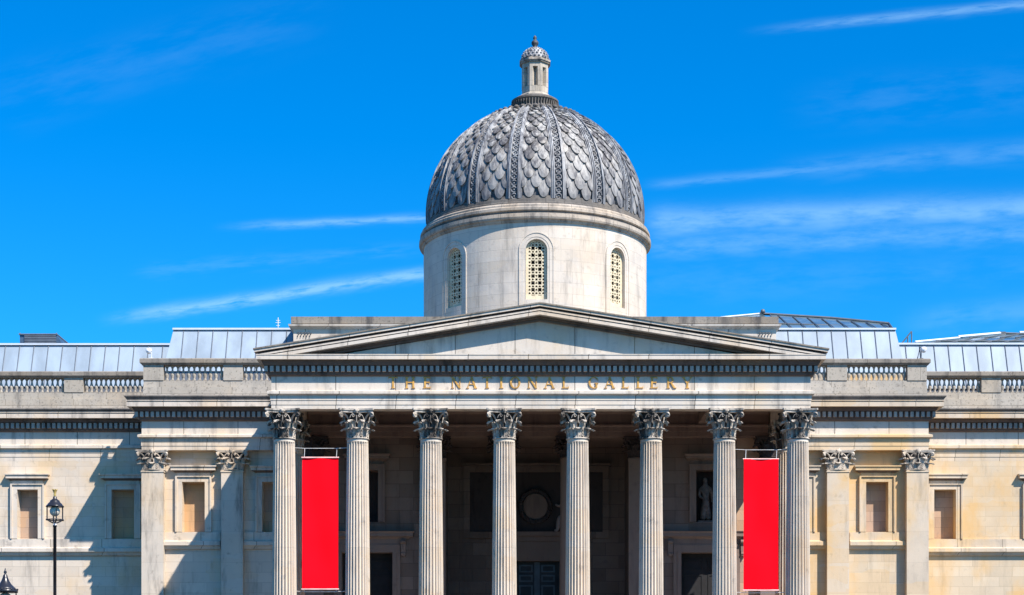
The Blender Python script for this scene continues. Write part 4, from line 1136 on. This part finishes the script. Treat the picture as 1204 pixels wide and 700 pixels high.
# ------------------------------------------------------------------ things hanging, standing, mounted
def banner(px0, px1, py0, py1, label):
    Yb_ = Y0+.40; x0, x1 = X(px0, Yb_), X(px1, Yb_); z0, z1 = Z(py1, Yb_), Z(py0, Yb_)
    t = thing('banner', label, 'banner', ((x0+x1)/2, Yb_, z0), 'banners between the portico columns')
    m = MB(); nx, nz = 24, 60; ph = px0
    for yo in (0, .02):
        v = []
        for j in range(nz+1):
            for i in range(nx+1):
                u_, w_ = i/nx, j/nz
                y = Yb_ + .07*math.sin(w_*math.pi)*math.sin(u_*math.pi) + .03*math.sin(u_*7+1.5*math.sin(w_*4+ph))*(.4+w_*.6) + .014*math.sin(u_*5+w_*9+ph) + .01*math.sin(w_*17+ph)
                v.append((x0+(x1-x0)*u_, y+yo, z0+(z1-z0)*w_))
        m.add(v, [(j*(nx+1)+i, j*(nx+1)+i+1, (j+1)*(nx+1)+i+1, (j+1)*(nx+1)+i) for j in range(nz) for i in range(nx)], True)
    m.build('cloth', 'red', t, fix=False)
    for z in (z0, z1):
        h = MB(); h.tube([(x0-.03, Yb_+.01, z), (x1+.03, Yb_+.01, z)], .032, 8); h.build('rod', 'hem', t)
    c = MB(); ci = min(range(7), key=lambda i: abs((cols[i]+cols[i+1])/2-(px0+px1)/2)); ca, cb = xs_col[ci]+.44, xs_col[ci+1]-.44
    for z, zz in ((z1, Z(py0-11, Yb_)), (z0, z0-.10)):
        dz = zz-z
        c.tube([(ca, Yb_+.1, zz+.03), (x0+.1, Yb_+.05, zz), (x1-.1, Yb_+.05, zz), (cb, Yb_+.1, zz+.03)], .012, 4)
        for x in (x0+.08, x1-.08): c.tube([(x, Yb_+.02, z), (x+.02, Yb_+.05, zz)], .014, 4)
    c.build('rigging', 'wire', t)
banner(355.3, 397.7, 538.2, 693, 'long plain red banner hung between the two leftmost fluted columns')
banner(874.4, 915.2, 540, 694.3, 'long plain red banner hung between the two rightmost fluted columns')

def street_lamp(px, pytop, Yl, label, kind):
    s = 1.0; x = X(px, Yl); k = Yl/F   # metres per photo pixel here
    zt = Z(pytop, Yl)
    t = thing('street_lamp', label, 'street lamp', (x, Yl, 0), 'street lamps')
    def zz(d): return zt - d*k
    m = MB()
    if kind == 'crown':
        rim = 10.5*k
        zr_, zb_ = zz(21), zz(36)
        m.lathe([(1.2*k, zz(8)), (2.2*k, zz(9.5)), (2.2*k, zz(11)), (4*k, zz(12.5)), (5.5*k, zz(13.5)), (5.8*k, zz(15)), (8*k, zz(17)), (9.4*k, zz(19)), (rim, zz(19.8)), (rim, zr_), (rim*.8, zr_)], x, Yl, 28)
    else:
        rim = 14.5*k
        zr_, zb_ = zz(29), zz(52)
        m.lathe([(.3*k, zz(0)), (1.0*k, zz(3)), (2.0*k, zz(5)), (1.0*k, zz(7)), (2.4*k, zz(8.5)), (3.0*k, zz(11)), (4.5*k, zz(15)), (7*k, zz(19)), (10.5*k, zz(22.5)), (12*k, zz(23.5)), (12*k, zz(25)), (rim, zz(26)), (rim, zr_), (rim*.8, zr_)], x, Yl, 28)
        for q in range(16):
            a = 2*math.pi*q/16; m.sphere((x+rim*.97*math.cos(a), Yl+rim*.97*math.sin(a), zz(25.2)), 1.1*k, 6, 4)
    cap_ = m.build('lantern_roof', 'iron', t)
    if kind == 'crown':
        f = MB(); f.lathe([(1.2*k, zz(9)), (1.6*k, zz(7)), (1.3*k, zz(5)), (2.6*k, zz(1.5)), (3.0*k, zz(.6)), (2.2*k, zz(.6)), (1*k, zz(2))], x, Yl, 16)
        for q in range(6):
            a = 2*math.pi*q/6; f.sphere((x+2.7*k*math.cos(a), Yl+2.7*k*math.sin(a), zz(.5)), .7*k, 6, 4)
        f.build('gilt_crown', 'goldf', cap_)
    b = MB()
    for q in range(4):
        a = math.pi/4*.55+q*math.pi/2; c, s_ = math.cos(a), math.sin(a)
        b.tube([(x+rim*.86*c, Yl+rim*.86*s_, zr_), (x+rim*.86*c, Yl+rim*.86*s_, zb_)], .75*k, 6)
        b.tube([(x+rim*.86*c, Yl+rim*.86*s_, zb_), (x+rim*.55*c, Yl+rim*.55*s_, zb_-2.0*k), (x+1*k*c, Yl+1*k*s_, zb_-4.2*k)], .9*k, 6)
        b.sphere((x+rim*.9*c, Yl+rim*.9*s_, zb_), 1.25*k, 8, 6)
    rgp = [(x+rim*.86*math.cos(2*math.pi*q/24), Yl+rim*.86*math.sin(2*math.pi*q/24), zb_) for q in range(25)]
    b.tube(rgp, .7*k, 6); b.build('lantern_cage', 'iron', t)
    g_ = MB(); zg = zr_-5*k if kind == 'crown' else zr_-9*k; rg_ = 6*k if kind == 'crown' else 9*k
    g_.sphere((x, Yl, zg), rg_, 24, 16); g_.tube([(x, Yl, zr_+.5*k), (x, Yl, zg+rg_*.8)], 2*k, 10); g_.build('glass_globe', 'globe', t)
    c = MB(); c.lathe([(1.2*k, zb_-4*k), (2.0*k, zb_-4.8*k), (1.6*k, zb_-7.5*k), (2.0*k, zb_-8*k)], x, Yl, 16); c.build('collar', 'collar', t)
    p_ = MB(); z_ = zb_-8*k
    p_.lathe([(.20, 0), (.20, .12), (.16, .16), (.15, .8), (.17, .85), (.11, .95), (.075, 1.1), (1.95*k, 2.2), (1.9*k, z_-.01), (2.3*k, z_-.005), (2.3*k, z_+.03), (1.6*k, z_+.05)], x, Yl, 20)
    p_.build('lamp_post', 'iron', t)
street_lamp(64.5, 575.4, 50, 'tall black street lamp with gilt crown and round globe', 'crown')
street_lamp(6.2, 668, 35, 'lower black lantern top with pointed spike at bottom left corner', 'spike')

def security(pxg, pyg, pxp, pyb, label, bracket):
    Yc = YM+.35; k = Yc/F; x = X(pxg, Yc); z = Z(pyg, Yc); zb = Z(pyb, Yc)+.01
    t = thing('security_camera', label, 'camera', (X(pxp, Yc), Yc, zb), 'dome cameras on the parapet')
    a = MB(); a.lathe([(.02, z+.15), (.10, z+.13), (.135, z+.07), (.14, z)], x, Yc, 20); a.build('housing', 'white', t)
    a = MB(); a.sphere((x, Yc, z), .125, 20, 12); a.build('dome_lens', 'white', t)
    a = MB(); xp = X(pxp, Yc); a.tube([(xp, Yc+.05, zb), (xp, Yc+.05, z+.05), (x, Yc, z+.12)], .022, 6)
    if bracket: a.tube([(X(1079, Yc), Yc+.05, zb), (X(1082, Yc), Yc+.05, z+.13), (xp, Yc+.05, z+.13)], .028, 6)
    a.box(xp-.08, xp+.08, Yc-.03, Yc+.13, zb-.02, zb+.02); a.build('mounting_pole', 'bar' if bracket else 'collar', t)
security(175, 413.2, 177.8, 421.6, 'white dome security camera on the left parapet pier, short straight pole', False)
security(1086, 411.8, 1083.4, 422, 'white dome security camera on the right parapet pier, dark slanting bracket', True)
# roof guard rail
m = MB(); YG = 88.4
t = thing('guard_rail', 'small dark triangular metal guard rail on the zinc roof at right', 'railing', P(1067, 405.5, YG))
m.tube([P(1059.5, 404.8, YG), P(1071.8, 389.8, YG)], .035, 6); m.build('sloping_rail', 'bar', t)
for a, b in ((1071.8, 389.8), (1067.3, 395.2)):
    m = MB(); m.tube([P(a, b, YG), P(a, 406, YG)], .032, 6); m.build('post', 'bar', t)

# statue in the right niche
nx0, nx1, nz0, nz1 = nr; sx = (nx0+nx1)/2-.06; sy_ = YW+.34; zf = nz0
J = [((sx, sy_, zf+.95), .20, .8), ((sx+.02, sy_, zf+1.25), .19, .75), ((sx, sy_, zf+1.55), .22, .7), ((sx, sy_, zf+1.75), .08), ((sx-.02, sy_-.02, zf+1.93), .12), ((sx-.02, sy_-.02, zf+2.06), .10),
     ((sx-.24, sy_, zf+1.52), .09), ((sx-.30, sy_-.04, zf+1.22), .075), ((sx-.12, sy_-.16, zf+1.08), .055),
     ((sx+.24, sy_, zf+1.52), .09), ((sx+.31, sy_-.02, zf+1.20), .075), ((sx+.30, sy_-.06, zf+.92), .055),
     ((sx-.09, sy_-.02, zf+.55), .19, .8), ((sx-.11, sy_-.03, zf+.10), .17, .9), ((sx+.11, sy_, zf+.55), .19, .8), ((sx+.14, sy_, zf+.10), .17, .9)]
E = [(0,1),(1,2),(2,3),(3,4),(4,5),(2,6),(6,7),(7,8),(2,9),(9,10),(10,11),(0,12),(12,13),(0,14),(14,15)]
t = thing('statue', 'pale draped stone figure standing in the dark niche behind the columns at right', 'statue', (sx, sy_, zf))
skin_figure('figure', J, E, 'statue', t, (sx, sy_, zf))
m = MB(); m.box(sx-.36, sx+.36, sy_-.26, sy_+.16, zf-.0, zf+.08)
m.build('plinth', 'statue', t)

# ------------------------------------------------------------------ world, sun, camera
w = bpy.data.worlds.new('World'); sc.world = w; w.use_nodes = True; nt = w.node_tree; nt.nodes.clear()
out = nt.nodes.new('ShaderNodeOutputWorld'); bg = nt.nodes.new('ShaderNodeBackground'); nt.links.new(bg.outputs[0], out.inputs[0])
sky = nt.nodes.new('ShaderNodeTexSky'); sky.sky_type = 'NISHITA'; sky.sun_disc = False
sky.sun_elevation = R(SUN_ALT); sky.sun_rotation = R(180-SUN_AZ); sky.air_density = 1.0; sky.dust_density = .6; sky.ozone_density = 3.0
SKY_SAT = 1.55
hs_ = nt.nodes.new('ShaderNodeHueSaturation'); hs_.inputs['Saturation'].default_value = SKY_SAT; hs_.inputs['Hue'].default_value = .485
nt.links.new(sky.outputs[0], hs_.inputs['Color'])
tc = nt.nodes.new('ShaderNodeTexCoord').outputs['Generated']
sp = nt.nodes.new('ShaderNodeSeparateXYZ'); nt.links.new(tc, sp.inputs[0])
yy = M(nt, 'MAXIMUM', sp.outputs[1], .02)
U = M(nt, 'DIVIDE', sp.outputs[0], yy); V = M(nt, 'DIVIDE', sp.outputs[2], yy)
cbn = nt.nodes.new('ShaderNodeCombineXYZ'); nt.links.new(U, cbn.inputs[0]); nt.links.new(V, cbn.inputs[1])
def streak(p0, p1, width, strength, seed, stretch=9, fade0=.15, fade1=.15, nlo=.35, nhi=.7):
    """cirrus streak between two bearings given as photo rows and columns"""
    u0, v0 = (p0[0]-VX)/F, (VY-p0[1])/F; u1, v1 = (p1[0]-VX)/F, (VY-p1[1])/F
    L = math.hypot(u1-u0, v1-v0); cx_, sx_ = (u1-u0)/L, (v1-v0)/L
    du = M(nt, 'SUBTRACT', U, u0); dv = M(nt, 'SUBTRACT', V, v0)
    s = M(nt, 'DIVIDE', M(nt, 'ADD', M(nt, 'MULTIPLY', du, cx_), M(nt, 'MULTIPLY', dv, sx_)), L)
    tt = M(nt, 'SUBTRACT', M(nt, 'MULTIPLY', dv, cx_), M(nt, 'MULTIPLY', du, sx_))
    cb2 = nt.nodes.new('ShaderNodeCombineXYZ'); nt.links.new(M(nt, 'MULTIPLY', s, L*F/width/stretch), cb2.inputs[0]); nt.links.new(M(nt, 'MULTIPLY', tt, F/width), cb2.inputs[1]); cb2.inputs[2].default_value = seed
    n_ = noise(nt, cb2.outputs[0], 1.0, 7, .62)
    wob = M(nt, 'MULTIPLY', M(nt, 'SUBTRACT', noise(nt, cb2.outputs[0], .5, 3), .5), width/F*1.6)
    tt = M(nt, 'ADD', tt, wob)
    g_ = M(nt, 'DIVIDE', tt, width/F); g_ = M(nt, 'EXPONENT', M(nt, 'MULTIPLY', M(nt, 'MULTIPLY', g_, g_), -1.0))
    e = M(nt, 'MULTIPLY', ramp(nt, s, 0, fade0), ramp(nt, s, 1, 1-fade1))
    front = M(nt, 'GREATER_THAN', sp.outputs[1], .03)
    return M(nt, 'MULTIPLY', M(nt, 'MULTIPLY', M(nt, 'MULTIPLY', g_, e), M(nt, 'MULTIPLY', ramp(nt, n_, nlo, nhi), front)), strength)
cl_ = None
for a in [((105, 378), (540, 316), 6.5, .50, 1.0, 5, .25, .05, .2, .62), ((240, 268), (520, 255), 4.5, .36, 2.0, 6, .5, .1, .2, .6), ((140, 322), (520, 290), 9, .08, 2.5, 6),
          ((748, 264), (1380, 236), 15, .40, 3.2, 4, .06, .1, .15, .65), ((750, 290), (1330, 266), 14, .24, 4.1, 4, .05, .1, .2, .7), ((745, 219), (1090, 186), 5, .15, 5.3, 6, .15, .4, .2, .6),
          ((880, 203), (1330, 166), 12, .15, 6.1, 5, .3, .1, .2, .7), ((860, 39), (1330, -8), 5, .30, 7.7, 8, .4, .1, .2, .6), ((1040, 385), (1330, 350), 16, .14, 8.8, 4, .3, .1, .2, .7),
          ((-40, 125), (420, 0), 30, .045, 9.9, 4, .2, .3), ((560, 338), (1330, 310), 26, .06, 10.5, 4, .2, .1), ((900, 130), (1330, 90), 24, .05, 12.1, 4, .3, .1)]:
    f_ = streak(*a); cl_ = f_ if cl_ is None else M(nt, 'MAXIMUM', cl_, f_)
SKYS = .095
# clouds are bright white wisps relative to the sky radiance
tint = mixc(nt, 1.0, hs_.outputs[0], (.27, .84, 1.22, 1), 'MULTIPLY')
colr = mixc(nt, cl_, tint, (3.0, 5.2, 7.2, 1))
nt.links.new(colr, bg.inputs['Color']); bg.inputs['Strength'].default_value = SKYS

sl = bpy.data.lights.new('sun', 'SUN'); sl.energy = 4.9; sl.angle = R(.53); sl.color = (1, .925, .84)
so_ = bpy.data.objects.new('sun', sl); C.objects.link(so_)
dsun = Vector((math.sin(R(SUN_AZ))*math.cos(R(SUN_ALT)), -math.cos(R(SUN_AZ))*math.cos(R(SUN_ALT)), math.sin(R(SUN_ALT))))
so_.rotation_euler = dsun.to_track_quat('Z', 'Y').to_euler(); so_.location = dsun*60

cd = bpy.data.cameras.new('camera'); cam = bpy.data.objects.new('camera', cd); C.objects.link(cam); sc.camera = cam
cam.location = (0, 0, EYE); cam.rotation_euler = (R(90), 0, 0)
cd.sensor_width = 36; cd.lens = F/1204*36; cd.shift_y = (VY-350)/1204; cd.clip_end = 20000; cd.clip_start = .5
vs = sc.view_settings; vs.view_transform = 'Standard'; vs.look = 'None'; vs.gamma = 1; vs.exposure = 0.82
try: vs.use_curve_mapping = False
except Exception: pass
